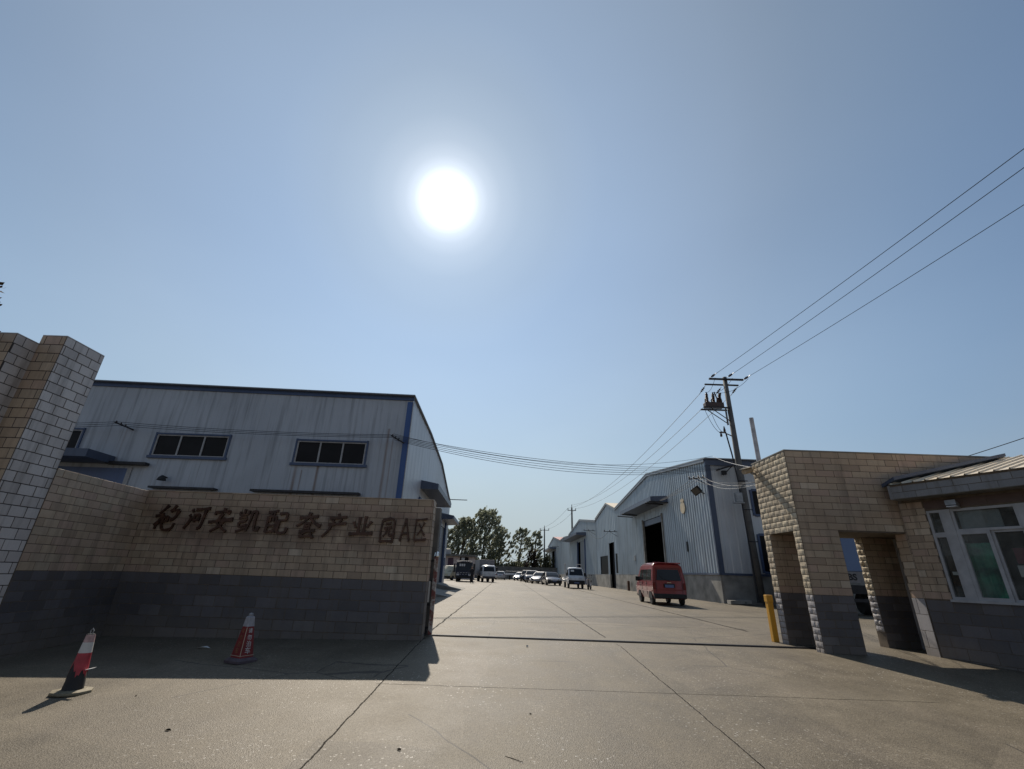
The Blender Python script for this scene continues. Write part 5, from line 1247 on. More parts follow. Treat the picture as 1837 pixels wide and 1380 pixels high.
def minivan(name, label, x, y, rz, body, L=3.9, W=1.62, H=1.92, group=None, plate=True):
    g = gz(x, y); t_ = thing(name, label, 'van', (x, y, g), rz, group)
    hwf = lambda z: W/2*(1-.155*max(0, z-1.02)/.9) if z > 1.02 else W/2*(.965+.035*min(1, max(0, z-.3)/.4))
    a, b_ = -L/2, L/2
    st_ = [(a+.02, .42, H-.16, .17), (a, .34, H-.10, .17), (a+.06, .30, H-.03, .15), (a+.3, .28, H, .08), (-.4, .28, H+.02, 0), (.7, .28, H, 0), (1.02, .28, H-.05, 0), (1.45, .28, 1.35, 0), (1.68, .28, 1.02, 0), (b_-.08, .30, .88, 0), (b_, .36, .74, 0)]
    q = MB(); q.loft([bodyring(yy, zb, zt, hwf, sh) for yy, zb, zt, sh in st_]); smooth_by_angle(q.build('body', body, t_), 38)
    # rear window, plate, lamps, bumper
    ry = lambda z: a+.17*max(0, z-1.0)
    P = lambda xx, z, o=.0: (xx, ry(z)-o, z)
    quadpanel(t_, 'rear_window', 'car_glass', [P(-.60, 1.12), P(.60, 1.12), P(.52, 1.62), P(-.52, 1.62)], .012, (0, -1, 0))
    q = MB(); q.rbox(-.27, .27, a-.03, a+.01, .80, .98, .01); q.build('plate_recess', MT['black'], t_)
    q = MB(); q.box(-.21, .21, a-.036, a-.03, .80, .93); q.build('number_plate', MT['plate_blue'] if plate else MT['plate_white'], t_)
    q = MB(); q.rbox(-W/2+.03, W/2-.03, a-.09, a+.1, .32, .52, .03); q.build('rear_bumper', MT['black'], t_)
    for sx in (-1, 1):
        q = MB(); q.rbox(sx*(W/2-.13), sx*(W/2-.03), a-.022, a+.06, .72, 1.02, .01); q.build('tail_lamp', MT['lamp_red'], t_)
    quadpanel(t_, 'tailgate_crease', body, [(-.62, a-.004, .70), (.62, a-.004, .70), (.62, a-.004, .725), (-.62, a-.004, .725)], .008, (0, -1, 0))
    q = MB()
    for sx in (-1, 1): q.tube([P(sx*.63, .56, .004), P(sx*.63, 1.05, .004), P(sx*.66, 1.09, .004), P(sx*.57, 1.68, .004)], .008, 5)
    q.tube([P(-.57, 1.68, .004), P(.57, 1.68, .004)], .008, 5); q.build('tailgate_gap', MT['black'], t_)
    q = MB(); q.tube([P(.05, 1.10, .03), P(-.28, 1.20, .035), P(-.42, 1.33, .03)], .009, 5); q.build('rear_wiper', MT['black'], t_)
    q = MB(); q.box(-.10, .10, a-.012, a+.01, 1.01, 1.035); q.build('tailgate_handle', MT['chrome'], t_)
    q = MB(); q.rbox(-.5, -.15, a+.6, a+.75, .9, 1.45, .05); q.rbox(.15, .5, a+.6, a+.75, .9, 1.45, .05); q.build('seat_back', MT['black'], t_)
    for sx in (-1, 1):
        q = MB(); q.tube([(sx*(hwf(H-.1)-.03), a+.2, H-.04), (sx*(hwf(H-.1)-.03), .9, H-.03)], .012, 5); q.build('roof_gutter', MT['black'], t_)
    # side windows and doors
    for sx in (-1, 1):
        S_ = lambda yy, z, o=.0: (sx*(hwf(z)+o), yy, z)
        for (y0, y1, sl) in ((a+.32, -.72, 0), (-.64, .30, 0), (.38, 1.16, .30)):
            quadpanel(t_, 'side_window', 'car_glass', [S_(y0, 1.12), S_(y1, 1.12), S_(y1-sl, 1.62), S_(y0+(.04 if y0 < -1.4 else 0), 1.62)], .008, (sx, 0, 0))
        for yy in (-.68, .34):
            q = MB(); q.box(sx*(hwf(.7)-.01), sx*(hwf(.7)+.004), yy-.008, yy+.008, .42, 1.06); q.build('door_gap', MT['black'], t_)
        q = MB(); q.box(sx*(W/2-.01), sx*(W/2+.018), -.62, -.48, .96, .99); q.build('door_handle', MT['chrome'], t_)
        q = MB(); q.box(sx*(W/2-.01), sx*(W/2+.018), .42, .56, .96, .99); q.build('door_handle', MT['chrome'], t_)
        q = MB(); q.rbox(sx*(W/2-.005), sx*(W/2+.012), a+.2, b_-.35, .60, .66, .005); q.build('side_trim', body, t_)
        q = MB(); q.rbox(sx*(W/2+.0), sx*(W/2+.16), 1.08, 1.16, 1.08, 1.26, .02); q.build('mirror', MT['black'], t_)
        for yy in (a+.62, b_-.78):
            wheel(t_, sx*(W/2-.10), yy, .285, .17)
            q = MB(); n = 16
            q.prism([(sx*(W/2-.12), yy+.36*cos(pi*j/n), .285+.36*sin(pi*j/n)) for j in range(n+1)], (sx*.124, 0, 0)); q.build('wheel_arch', MT['black'], t_)
    quadpanel(t_, 'windscreen', 'car_glass', [(-.66, 1.60, 1.14), (.66, 1.60, 1.14), (.58, 1.12, 1.72), (-.58, 1.12, 1.72)], .012, (0, 1, 0))
    q = MB(); q.rbox(-W/2+.02, W/2-.02, b_-.14, b_+.05, .32, .54, .03); q.build('front_bumper', MT['black'], t_)
    for sx in (-1, 1):
        q = MB(); q.rbox(sx*.45, sx*.72, b_-.06, b_+.01, .6, .74, .01); q.build('headlight', MT['lamp_white'], t_)
    q = MB(); q.rbox(-.66, .66, -L/2+.05, -L/2+.24, H-.015, H+.03, .012); q.build('roof_spoiler', body, t_)
    return t_
minivan('red_minivan', 'red minivan with blue number plate parked rear-on beside the nearest shed', 8.16, 26.2, radians(-3.4), MT['red_paint'])
minivan('cream_minivan', 'cream minivan half hidden behind the dark blue truck', -7.7, 70.5, radians(160), MT['cream_paint'], 3.9, 1.6, 1.9)

def car(name, label, x, y, rz, body, L=4.6, W=1.78, H=1.46, kind='sedan', group=None, dark_front=False):
    g = gz(x, y); t_ = thing(name, label, 'car', (x, y, g), rz, group)
    a, b_ = -L/2, L/2; belt = H*.64; hood = belt-.06
    hwf = lambda z: W/2*(1-.06*abs(z-.62)/.5)
    if kind == 'sedan': st_ = [(a, .42, .88), (a+.08, .30, .98), (a+.7, .24, belt+.04), (a+1.4, .2, belt+.02), (.9, .2, belt), (b_-.9, .22, hood-.05), (b_-.25, .26, hood-.2), (b_, .36, hood-.36)]
    else: st_ = [(a, .45, 1.0), (a+.08, .32, belt), (a+.5, .24, belt+.03), (0, .22, belt+.01), (1.0, .22, belt), (b_-.7, .24, hood-.02), (b_-.15, .28, hood-.12), (b_, .38, hood-.35)]
    q = MB(); q.loft([bodyring(yy, zb, zt, hwf) for yy, zb, zt in st_]); smooth_by_angle(q.build('body', body, t_), 40)
    if kind == 'sedan': lo, hi, wl_, wh_ = (a+.55, b_-1.25), (a+1.35, b_-2.15), W/2-.06, W/2-.24
    else: lo, hi, wl_, wh_ = (a+.10, b_-1.15), (a+.48, b_-1.95), W/2-.06, W/2-.2
    zb_, zt_ = belt-.02, H-.05
    q = MB(); q.loft([[(wl_, lo[0], zb_), (wl_, lo[1], zb_), (-wl_, lo[1], zb_), (-wl_, lo[0], zb_)], [(wh_+.05, (lo[0]+hi[0])/2-.05, (zb_+zt_)/2), (wh_+.1, (lo[1]+hi[1])/2+.05, (zb_+zt_)/2), (-wh_-.1, (lo[1]+hi[1])/2+.05, (zb_+zt_)/2), (-wh_-.05, (lo[0]+hi[0])/2-.05, (zb_+zt_)/2)], [(wh_, hi[0], zt_), (wh_, hi[1], zt_), (-wh_, hi[1], zt_), (-wh_, hi[0], zt_)]])
    q.build('glasshouse', MT['car_glass'], t_)
    q = MB(); q.loft([[(wh_+.02, hi[0]-.05, zt_-.02), (wh_+.02, hi[1]+.05, zt_-.02), (-wh_-.02, hi[1]+.05, zt_-.02), (-wh_-.02, hi[0]-.05, zt_-.02)], [(wh_-.05, hi[0]+.1, H), (wh_-.05, hi[1]-.1, H), (-wh_+.05, hi[1]-.1, H), (-wh_+.05, hi[0]+.1, H)]]); q.build('roof', body, t_)
    for sx in (-1, 1):
        for (l_, h_) in ((lo[0], hi[0]), (lo[1], hi[1])):
            q = MB(); q.tube([(sx*wl_, l_, zb_), (sx*(wh_+.005), h_, zt_)], .045, 6); q.build('pillar', body, t_)
        q = MB(); ym = (hi[0]+hi[1])/2; q.tube([(sx*(wl_+.005), ym-.1, zb_), (sx*(wh_+.01), ym-.05, zt_)], .035, 6); q.build('pillar', MT['black'], t_)
        for yy in (a+.85, b_-.85):
            wheel(t_, sx*(W/2-.10), yy, .32, .2)
        q = MB(); q.rbox(sx*(W/2-.02), sx*(W/2+.15), b_-1.55, b_-1.42, belt, belt+.16, .02); q.build('mirror', body, t_)
        q = MB(); q.rbox(sx*(W/2-.42), sx*(W/2-.06), b_-.2, b_-.02, hood-.30, hood-.18, .02); q.build('headlight', MT['lamp_white'], t_)
        q = MB(); q.rbox(sx*(W/2-.36), sx*(W/2-.05), a-.02, a+.12, .78, .92, .015); q.build('tail_lamp', MT['lamp_red'], t_)
    q = MB(); q.rbox(-W/2+.25, W/2-.25, b_-.1, b_+.015, .42, hood-.32, .02); q.build('grille', MT['black'], t_)
    if dark_front:
        q = MB(); q.rbox(-W/2+.03, W/2-.03, b_-.16, b_+.02, .22, .56, .03); q.build('front_bumper', MT['black'], t_)
    q = MB(); q.box(-.22, .22, b_+.016, b_+.024, .44, .55); q.box(-.22, .22, a-.02, a-.005, .70, .81); q.build('number_plate', MT['plate_blue'], t_)
    return t_
GC = 'cars parked along the right side of the yard'
car('grey_sedan', 'purple-grey sedan with dark front nose-on, directly left of the white pickup', 5.55, 60.2, radians(186), MT['grey_paint'], dark_front=True, group=GC, H=1.48)
car('white_sedan', 'white sedan catching the sun, second car left of the white pickup', 4.85, 67.5, radians(160), MT['white_paint'], group=GC, H=1.5)
car('white_suv', 'white and silver sport utility car, third left of the white pickup', 3.95, 73.6, radians(172), MT['silver_paint'], kind='suv', H=1.66, group=GC)
car('navy_suv', 'dark blue tall car behind the white sport utility car', 3.6, 81.2, radians(168), MT['navy_paint'], kind='suv', H=1.72, group=GC)
car('light_blue_car', 'small light blue car at the far end of the row of parked cars', 2.6, 88, radians(165), MT['lightblue_paint'], L=4.0, W=1.6, H=1.4, group=GC)
car('white_hatchback', 'lone small white car far off at the road end, right of the box lorry', -.95, 90.3, radians(0), MT['white_paint'], L=4.4, H=1.45)

def pickup(x, y, rz):
    g = gz(x, y); t_ = thing('mini_pickup', 'small white pickup with tall rack frames facing the gate', 'pickup', (x, y, g), rz)
    W, H = 1.6, 1.9; hwf = lambda z: W/2*(1-.12*max(0, z-1.0)/.9)
    st_ = [(.55, .45, H-.08), (.62, .42, H), (1.3, .42, H+.01), (1.55, .42, H-.05), (1.95, .40, 1.18), (2.12, .38, 1.0), (2.2, .42, .85)]
    q = MB(); q.loft([bodyring(yy, zb, zt, hwf) for yy, zb, zt in st_]); smooth_by_angle(q.build('cab', MT['white_paint'], t_), 40)
    quadpanel(t_, 'windscreen', 'car_glass', [(-.68, 1.955, 1.19), (.68, 1.955, 1.19), (.60, 1.60, 1.78), (-.60, 1.60, 1.78)], .02, (0, 1, .3))
    quadpanel(t_, 'windscreen_sticker', 'paper', [(.18, 1.80, 1.52), (.5, 1.80, 1.52), (.5, 1.70, 1.68), (.18, 1.70, 1.68)], .026, (0, 1, .3))
    for sx in (-1, 1):
        quadpanel(t_, 'side_window', 'car_glass', [(sx*hwf(1.2), .72, 1.15), (sx*hwf(1.2), 1.75, 1.15), (sx*hwf(1.7), 1.45, 1.70), (sx*hwf(1.7), .72, 1.70)], .01, (sx, 0, 0))
        q = MB(); q.rbox(sx*(W/2+.0), sx*(W/2+.17), 1.72, 1.8, 1.15, 1.42, .02); q.build('mirror', MT['black'], t_)
        q = MB(); q.rbox(sx*.5, sx*.74, 2.12, 2.21, .74, .92, .02); q.build('headlight', MT['lamp_white'], t_)
        for yy in (1.35, -1.15): wheel(t_, sx*(W/2-.11), yy, .28, .17)
        q = MB(); q.rbox(sx*(W/2+.0), sx*(W/2+.03), -2.1, .48, .72, 1.02, .01); q.build('side_board', MT['white_paint'], t_)
    q = MB(); q.rbox(-W/2+.01, W/2-.01, 2.08, 2.26, .36, .74, .03); q.build('front_bumper', MT['black'], t_)
    q = MB(); q.box(-.24, .24, 2.262, 2.272, .46, .58); q.build('number_plate', MT['plate_blue'], t_)
    q = MB(); q.rbox(-W/2, W/2, -2.15, .5, .62, .72, .02); q.build('cargo_bed', MT['steel'], t_)
    q = MB(); q.rbox(-W/2, W/2, -2.15, -2.1, .72, 1.02, .01); q.build('tail_board', MT['white_paint'], t_)
    q = MB()
    for yy in (-.4, .48):
        q.tube([(W/2+.02, yy, .72), (W/2+.02, yy, 2.3)], .025, 6)
    for z in (1.2, 1.6, 2.28): q.tube([(W/2+.02, -.4, z), (W/2+.02, .48, z)], .022, 6)
    q.tube([(W/2+.02, .04, .72), (W/2+.02, .04, 2.28)], .02, 6); q.build('rack_frame', MT['frame_white'], t_)
    q = MB()
    for xx in (-W/2+.05, -W/2+.5): q.tube([(xx, .46, .72), (xx, .46, 2.25)], .025, 6)
    for z in (1.9, 2.24): q.tube([(-W/2+.05, .46, z), (-W/2+.5, .46, z)], .022, 6)
    q.build('rack_frame', MT['frame_white'], t_)
    q = MB(); q.box(-.3, .3, -2.0, .6, .42, .6); q.build('chassis', MT['black'], t_)
    return t_
pickup(6.95, 50.6, radians(181))

def lorry(name, label, x, y, rz, cabmat, W, H, L, box=None, bh=0, bl=0, marks=False, visor=False):
    g = gz(x, y); t_ = thing(name, label, 'truck', (x, y, g), rz); f = L/2
    hwf = lambda z: W/2*(1-.05*max(0, z-1.2)/1.2)
    st_ = [(f-1.55, .55, H-.06), (f-1.45, .5, H), (f-.45, .5, H+.01), (f-.22, .5, H-.1), (f-.03, .5, 1.25), (f, .48, 1.0)]
    q = MB(); q.loft([bodyring(yy, zb, zt, hwf) for yy, zb, zt in st_]); smooth_by_angle(q.build('cab', cabmat, t_), 40)
    quadpanel(t_, 'windscreen', 'car_glass', [(-W/2+.14, f-.03, 1.3), (W/2-.14, f-.03, 1.3), (W/2-.2, f-.20, H-.2), (-W/2+.2, f-.20, H-.2)], .02, (0, 1, .1))
    if marks:
        for k in range(3):
            x0 = .42-.26*k; quadpanel(t_, 'windscreen_sticker', 'plate_white', [(x0, f-.10, H-.62), (x0+.2, f-.10, H-.62), (x0+.2, f-.15, H-.34), (x0, f-.15, H-.34)], .05, (0, 1, .1))
        for k in range(5):
            q = MB(); q.box(-.8+.36*k, -.58+.36*k, f+.001, f+.012, 1.02, 1.07); q.build('badge_mark', MT['plate_white'], t_)
        for k in range(4):
            q = MB(); q.box(-.7+.36*k, -.52+.36*k, f+.001, f+.012, .84, .88); q.build('badge_mark', MT['plate_white'], t_)
    if visor:
        q = MB(); q.rbox(-W/2+.05, W/2-.05, f-.2, f+.06, H-.08, H+.05, .02); q.build('sun_visor', MT['frame_white'], t_)
    for sx in (-1, 1):
        quadpanel(t_, 'side_window', 'car_glass', [(sx*hwf(1.4), f-1.2, 1.3), (sx*hwf(1.4), f-.3, 1.3), (sx*hwf(1.9), f-.42, H-.25), (sx*hwf(1.9), f-1.2, H-.25)], .01, (sx, 0, 0))
        q = MB(); q.tube([(sx*(W/2-.02), f-.2, H-.25), (sx*(W/2+.2), f-.1, H-.3)], .02, 6); q.rbox(sx*(W/2+.1), sx*(W/2+.28), f-.16, f-.08, 1.35, H-.3, .02); q.build('mirror', MT['black'], t_)
        q = MB(); q.rbox(sx*(W/2-.45), sx*(W/2-.12), f-.05, f+.02, .72, .92, .02); q.build('headlight', MT['lamp_white'], t_)
        wheel(t_, sx*(W/2-.16), f-.85, .38, .24)
        wheel(t_, sx*(W/2-.20), -f+1.1, .38, .34)
    q = MB(); q.rbox(-W/2+.02, W/2-.02, f-.1, f+.05, .42, .70, .03); q.build('front_bumper', MT['black'] if marks else MT['grey_paint'], t_)
    q = MB(); q.box(-.42, .42, -f+.05, f-1.5, .5, .75); q.build('chassis', MT['black'], t_)
    if box:
        q = MB(); q.rbox(-bh[0]/2, bh[0]/2, -f, -f+bl, .78, bh[1], .02); q.build('cargo_box', box, t_)
    return t_
lorry('blue_truck', 'dark blue cargo truck facing the gate with white stickers on its windscreen', -5.35, 65.0, radians(182), MT['blue_paint'], 2.1, 2.42, 6.0, MT['grey_paint'], (2.15, 1.5), 4.2, marks=True, visor=True)
lorry('box_lorry', 'small white lorry with grey cargo box catching the sun on its front', -2.75, 67.2, radians(192), MT['white_paint'], 1.72, 2.05, 5.6, MT['box_grey'], (2.05, 2.78), 3.8)

# blue box truck seen through the porch, rear towards the gate
bt = thing('cargo_truck', 'blue box truck with large letters on its rear seen through the porch opening', 'truck', (15.55, 23.75, gz(15.3, 24)), radians(-12))
q_ = MB(); q_.rbox(-1.18, 1.18, -2.5, 2.6, 1.75, 3.75, .03); q_.build('cargo_box', MT['box_blue'], bt)
q_ = MB(); q_.rbox(-1.16, 1.16, -2.48, -2.40, 1.28, 1.745, .01); q_.build('tail_board', plain('grey_tail_board', (.20, .20, .21), .6), bt)
put_text('GBS', .36, MT['black'], bt, Matrix.Translation((-.06, -2.486, 1.51)) @ Matrix.Rotation(pi/2, 4, 'X'), 'lettering', .002, .012)
q_ = MB(); q_.box(-1.0, 1.0, -2.45, 3.6, .85, 1.2); q_.build('chassis', MT['black'], bt)
q_ = MB(); q_.rbox(-1.1, 1.1, -2.5, -2.36, .52, .66, .02); q_.build('rear_bumper', MT['steel_dark'], bt)
for x_ in (-.75, .75):
    q_ = MB(); q_.rbox(x_-.18, x_+.18, -2.53, -2.46, .80, .90, .01); q_.build('tail_lamp', MT['lamp_red'], bt)
for x_ in (-.9, .9): wheel(bt, x_, -1.3, .46, .5); wheel(bt, x_, 2.9, .46, .28)
q_ = MB(); q_.rbox(-1.1, 1.1, 2.68, 3.9, .8, 2.6, .08); q_.build('cab', MT['blue_paint'], bt)

# low white flatbed trailer at the far end
ft = thing('flatbed_trailer', 'low white empty flatbed far away at the end of the road', 'trailer', (1.5, 94, gz(1.5, 94)))
q_ = MB(); q_.rbox(-1.5, 1.5, -1.2, 1.2, .85, 1.15, .02); q_.build('deck', MT['white_paint'], ft)
q_ = MB(); q_.tube([(-1.45, -1.15, 1.5), (1.45, -1.15, 1.5)], .04); q_.tube([(-1.45, -1.15, 1.1), (-1.45, -1.15, 1.52)], .04); q_.tube([(1.45, -1.15, 1.1), (1.45, -1.15, 1.52)], .04); q_.build('rail', MT['frame_white'], ft)
for x_ in (-1.4, -.05, 1.4):
    q_ = MB(); q_.box(x_-.05, x_+.05, -1.15, -1.05, 0, .86); q_.build('leg', MT['frame_white'], ft)
for x_ in (-.7, .7): wheel(ft, x_, .3, .36, .25)

# electric scooter glinting beside the second gable shed
es = thing('scooter', 'small electric scooter glinting in the sun by the wall right of the white pickup', 'scooter', (7.85, 46.2, gz(7.85, 46.2)), radians(160))
def swheel(y):
    q = MB(); n = 20; r = .25
    rings = [[(dx, y+rr*cos(2*pi*j/n), r+rr*sin(2*pi*j/n)) for j in range(n)] for dx, rr in ((-.05, .16), (-.05, .22), (0, .25), (.05, .22), (.05, .16))]
    q.loft(rings); o = q.build('wheel', MT['black'], es)
    q = MB(); q.tube([(-.04, y, r), (.04, y, r)], .12, 14); q.build('rim', MT['hub'], o)
swheel(.62); swheel(-.58)
q_ = MB(); q_.loft([[(w_, y, z0), (w_, y, z1), (-w_, y, z1), (-w_, y, z0)] for y, z0, z1, w_ in ((-.85, .5, .68, .08), (-.5, .36, .72, .15), (-.1, .3, .62, .16), (.0, .26, .36, .15), (.35, .26, .36, .14), (.42, .3, .9, .16), (.5, .4, .98, .12))]); smooth_by_angle(q_.build('body_shell', MT['silver_paint'], es), 50)
q_ = MB(); q_.rbox(-.13, .13, -.75, -.05, .70, .80, .03); q_.build('seat', MT['black'], es)
q_ = MB(); q_.tube([(0, .60, .28), (0, .46, 1.02)], .03); q_.tube([(-.32, .40, 1.05), (0, .46, 1.02), (.32, .40, 1.05)], .02); q_.build('handlebar', MT['steel_dark'], es)
q_ = MB(); q_.lathe([(.02, 0), (.09, .01), (.09, .05), (.03, .07)], (0, .52, .88), 12); q_.build('headlight', MT['chrome'], es)
for sx in (-1, 1):
    q_ = MB(); q_.tube([(sx*.28, .40, 1.05), (sx*.30, .40, 1.2)], .008); q_.obox((sx*.31, .39, 1.23), (1, 0, 0), (0, 1, 0), (0, 0, 1), .05, .012, .035); q_.build('mirror', MT['black'], es)
q_ = MB(); q_.obox((0, .44, .72), (1, 0, 0), (0, .2, 1), (0, 1, -.2), .2, .2, .012); q_.build('leg_shield', MT['white_paint'], es)

# ------------------------------------------------------------------ person standing by the blue truck
def skin_body(name, pts, edges, radii, mat, parent=None, sub=2):
    me = bpy.data.meshes.new(name); me.from_pydata(pts, edges, [])
    o = bpy.data.objects.new(name, me); COL.objects.link(o)
    sk = o.modifiers.new('skin', 'SKIN'); ss = o.modifiers.new('sub', 'SUBSURF'); ss.levels = sub; ss.render_levels = sub
    sk.use_smooth_shade = True
    lay = me.skin_vertices[0]
    for i, r in enumerate(radii):
        lay.data[i].radius = r if isinstance(r, tuple) else (r, r)
    lay.data[0].use_root = True
    dg = bpy.context.evaluated_depsgraph_get(); dg.update()
    m2 = bpy.data.meshes.new_from_object(o.evaluated_get(dg))
    bpy.data.objects.remove(o); bpy.data.meshes.remove(me)
    m2.materials.clear(); m2.materials.append(mat) if not isinstance(mat, list) else [m2.materials.append(x) for x in mat]
    o = bpy.data.objects.new(name, m2); COL.objects.link(o)
    if parent: o.parent = parent
    return o
def build_person(x, y, rz):
    g = gz(x, y); t_ = thing('person', 'person in dark clothes standing at the front corner of the blue truck', 'person', (x, y, g), rz)
    V = [(0, 0, .96), (0, -.01, 1.15), (0, .0, 1.36), (0, .015, 1.50), (0, .03, 1.60), (0, .04, 1.70),
         (.10, 0, .90), (.115, .02, .50), (.12, -.02, .09), (.125, .12, .04),
         (-.10, 0, .90), (-.12, .02, .50), (-.135, -.02, .09), (-.15, .11, .04),
         (.19, 0, 1.42), (.25, -.02, 1.14), (.25, .08, .90), (.245, .12, .83),
         (-.19, 0, 1.42), (-.25, -.02, 1.14), (-.24, .08, .90), (-.235, .12, .83)]
    E = [(0, 1), (1, 2), (2, 3), (3, 4), (4, 5), (0, 6), (6, 7), (7, 8), (8, 9), (0, 10), (10, 11), (11, 12), (12, 13), (2, 14), (14, 15), (15, 16), (16, 17), (2, 18), (18, 19), (19, 20), (20, 21)]
    R = [(.15, .11), (.145, .105), (.16, .115), (.055, .055), (.085, .095), (.075, .09), .095, .065, .042, .035, .095, .065, .042, .035, .065, .046, .032, .03, .065, .046, .032, .03]
    # five fingers on each hand, thumb to the side
    for sx, w in ((1, 17), (-1, 21)):
        for k, (dx, ln) in enumerate(((-.028, .065), (-.010, .078), (.009, .073), (.026, .058))):
            bx_, by_, bz_ = V[w]; i0 = len(V)
            V.append((bx_+sx*.006, by_+.012+dx, bz_-.035)); V.append((bx_+sx*.002, by_+.018+dx, bz_-.035-ln*.55)); V.append((bx_-sx*.010, by_+.024+dx, bz_-.035-ln))
            E += [(w, i0), (i0, i0+1), (i0+1, i0+2)]; R += [.0095, .009, .008]
        i0 = len(V); bx_, by_, bz_ = V[w]; V.append((bx_-sx*.012, by_+.045, bz_-.02)); V.append((bx_-sx*.016, by_+.062, bz_-.055)); E += [(w, i0), (i0, i0+1)]; R += [.011, .009]
    o = skin_body('body', V, E, R, [MT['cloth_dark'], MT['skin'], MT['black']], t_)
    for p in o.data.polygons:
        c = p.center
        p.material_index = 1 if (c.z > 1.49 or (abs(c.x) > .17 and c.z < .89 and c.y > .02 and c.z > .6)) else (2 if c.z < .10 else 0)
    me = bpy.data.meshes.new('hair'); bm = bmesh.new(); bmesh.ops.create_uvsphere(bm, u_segments=16, v_segments=10, radius=.1)
    for v in bm.verts:
        v.co.y *= 1.12; v.co.z *= .95
        if v.co.y > .05 and v.co.z < .03: v.co.y = .05
    bm.to_mesh(me); bm.free(); me.materials.append(MT['hair']); me.transform(Matrix.Translation((0, .015, 1.70)))
    h = bpy.data.objects.new('hair', me); COL.objects.link(h); h.parent = t_
    fc = MB()
    for sx in (-1, 1): fc.obox((sx*.032, .128, 1.668), (1, 0, 0), (0, 1, 0), (0, 0, 1), .012, .004, .006)
    fc.obox((0, .123, 1.595), (1, 0, 0), (0, 1, 0), (0, 0, 1), .022, .004, .005); fc.build('face_features', MT['hair'], t_)
    fc = MB(); fc.prism([(-.014, .12, 1.625), (.014, .12, 1.625), (.006, .122, 1.665), (-.006, .122, 1.665)], (0, .022, -.004)); fc.build('nose', MT['skin'], t_)
    for sx in (-1, 1):
        fc = MB(); fc.obox((sx*.088, .035, 1.645), (1, 0, 0), (0, 1, 0), (0, 0, 1), .008, .018, .028); fc.build('ear', MT['skin'], t_)
build_person(-3.78, 55.5, radians(175))

# ------------------------------------------------------------------ far boundary wall and the small pink house
tag(MB().box(-16, 14, 106, 106.3, 0, 2.75).box(-16, 14, 105.97, 106.33, 2.75, 2.83).build('boundary_wall', MT['concrete_dark'], None, True), 'long plain grey wall closing the far end of the yard', 'wall')
ph = thing('small_house', 'low pink-white flat-roofed house at the far left behind the parked trucks', 'house', (-9, 84, gz(-9, 84)))
pw = plain('pink_plaster', (.52, .44, .42), .85, 0, .15, 1.5)
MB().box(-13, -5.45, 82, 87, .2, 3.75).build('wall', pw, ph, True)
MB().box(-13.3, -5.15, 81.5, 87.3, 3.75, 4.08).build('roof_slab', MT['concrete_dark'], ph, True)
f_ = MB(); f_.box(-7.75, -6.3, 81.94, 82.02, 3.12, 3.66); wf = f_.build('window', MT['door_dark'], ph, True)
f_ = MB(); f_.box(-7.5, -6.95, 81.92, 81.935, 3.2, 3.58); o = f_.build('pane', MT['lamp_white'], wf, False); o.data.transform(Matrix.Translation(-Vector(ph.location)))
MB().box(-9.75, -8.85, 81.95, 82.02, .3, 3.5).build('door', plain('dark_purple_door', (.07, .035, .06), .6), ph, True)
MB().rbox(-11.2, -9.7, 84, 85.5, 4.1, 5.0, .1).build('roof_tank', MT['frame_white'], ph, True)

# ------------------------------------------------------------------ trees
def leaf_mat(name, stops, rough=.55):
    m, n, l, p = new_mat(name)
    g = n.new("ShaderNodeNewGeometry")
    col = ramp_node(n, l, g.outputs['Random Per Island'], stops)
    l.new(col, p.inputs['Base Color']); p.inputs['Roughness'].default_value = rough
    tl = n.new("ShaderNodeBsdfTranslucent"); l.new(col, tl.inputs[0])
    mx = n.new("ShaderNodeMixShader"); mx.inputs[0].default_value = .58
    l.new(p.outputs[0], mx.inputs[1]); l.new(tl.outputs[0], mx.inputs[2]); l.new(mx.outputs[0], n["Material Output"].inputs[0])
    return m
MT['leaf'] = leaf_mat('poplar_leaf', [(0, (.12, .135, .09)), (.4, (.22, .24, .16)), (.75, (.31, .33, .24)), (1, (.48, .50, .42))])
MT['leaf_dark'] = leaf_mat('bush_leaf', [(0, (.055, .062, .038)), (.5, (.10, .11, .068)), (1, (.17, .18, .115))])
MT['leaf_brown'] = leaf_mat('dry_hedge_leaf', [(0, (.04, .028, .02)), (.5, (.065, .045, .032)), (1, (.09, .07, .05))])
MT['bark'] = plain('grey_bark', (.11, .095, .08), .9, 0, .35, 5, .3)
def leaves(mb, c, axis, a, r, n, s, rnd):
    """n leaf cards in an ellipsoid of half length a along axis and radius r"""
    ax = Vector(axis).normalized(); e1 = ax.orthogonal().normalized(); e2 = ax.cross(e1)
    for _ in range(n):
        while True:
            p = Vector((rnd.uniform(-1, 1), rnd.uniform(-1, 1), rnd.uniform(-1, 1)))
            if p.length < 1: break
        P = Vector(c)+ax*p.x*a+e1*p.y*r+e2*p.z*r
        d = (ax+Vector((rnd.gauss(0, .6), rnd.gauss(0, .6), rnd.gauss(0, .6)))).normalized()
        w_ = d.cross(Vector((rnd.gauss(0, 1), rnd.gauss(0, 1), rnd.gauss(0, 1)))).normalized()
        q = s*rnd.uniform(.6, 1.3)
        mb.poly([P-d*q*.5, P+w_*q*.34, P+d*q*.55, P-w_*q*.34])
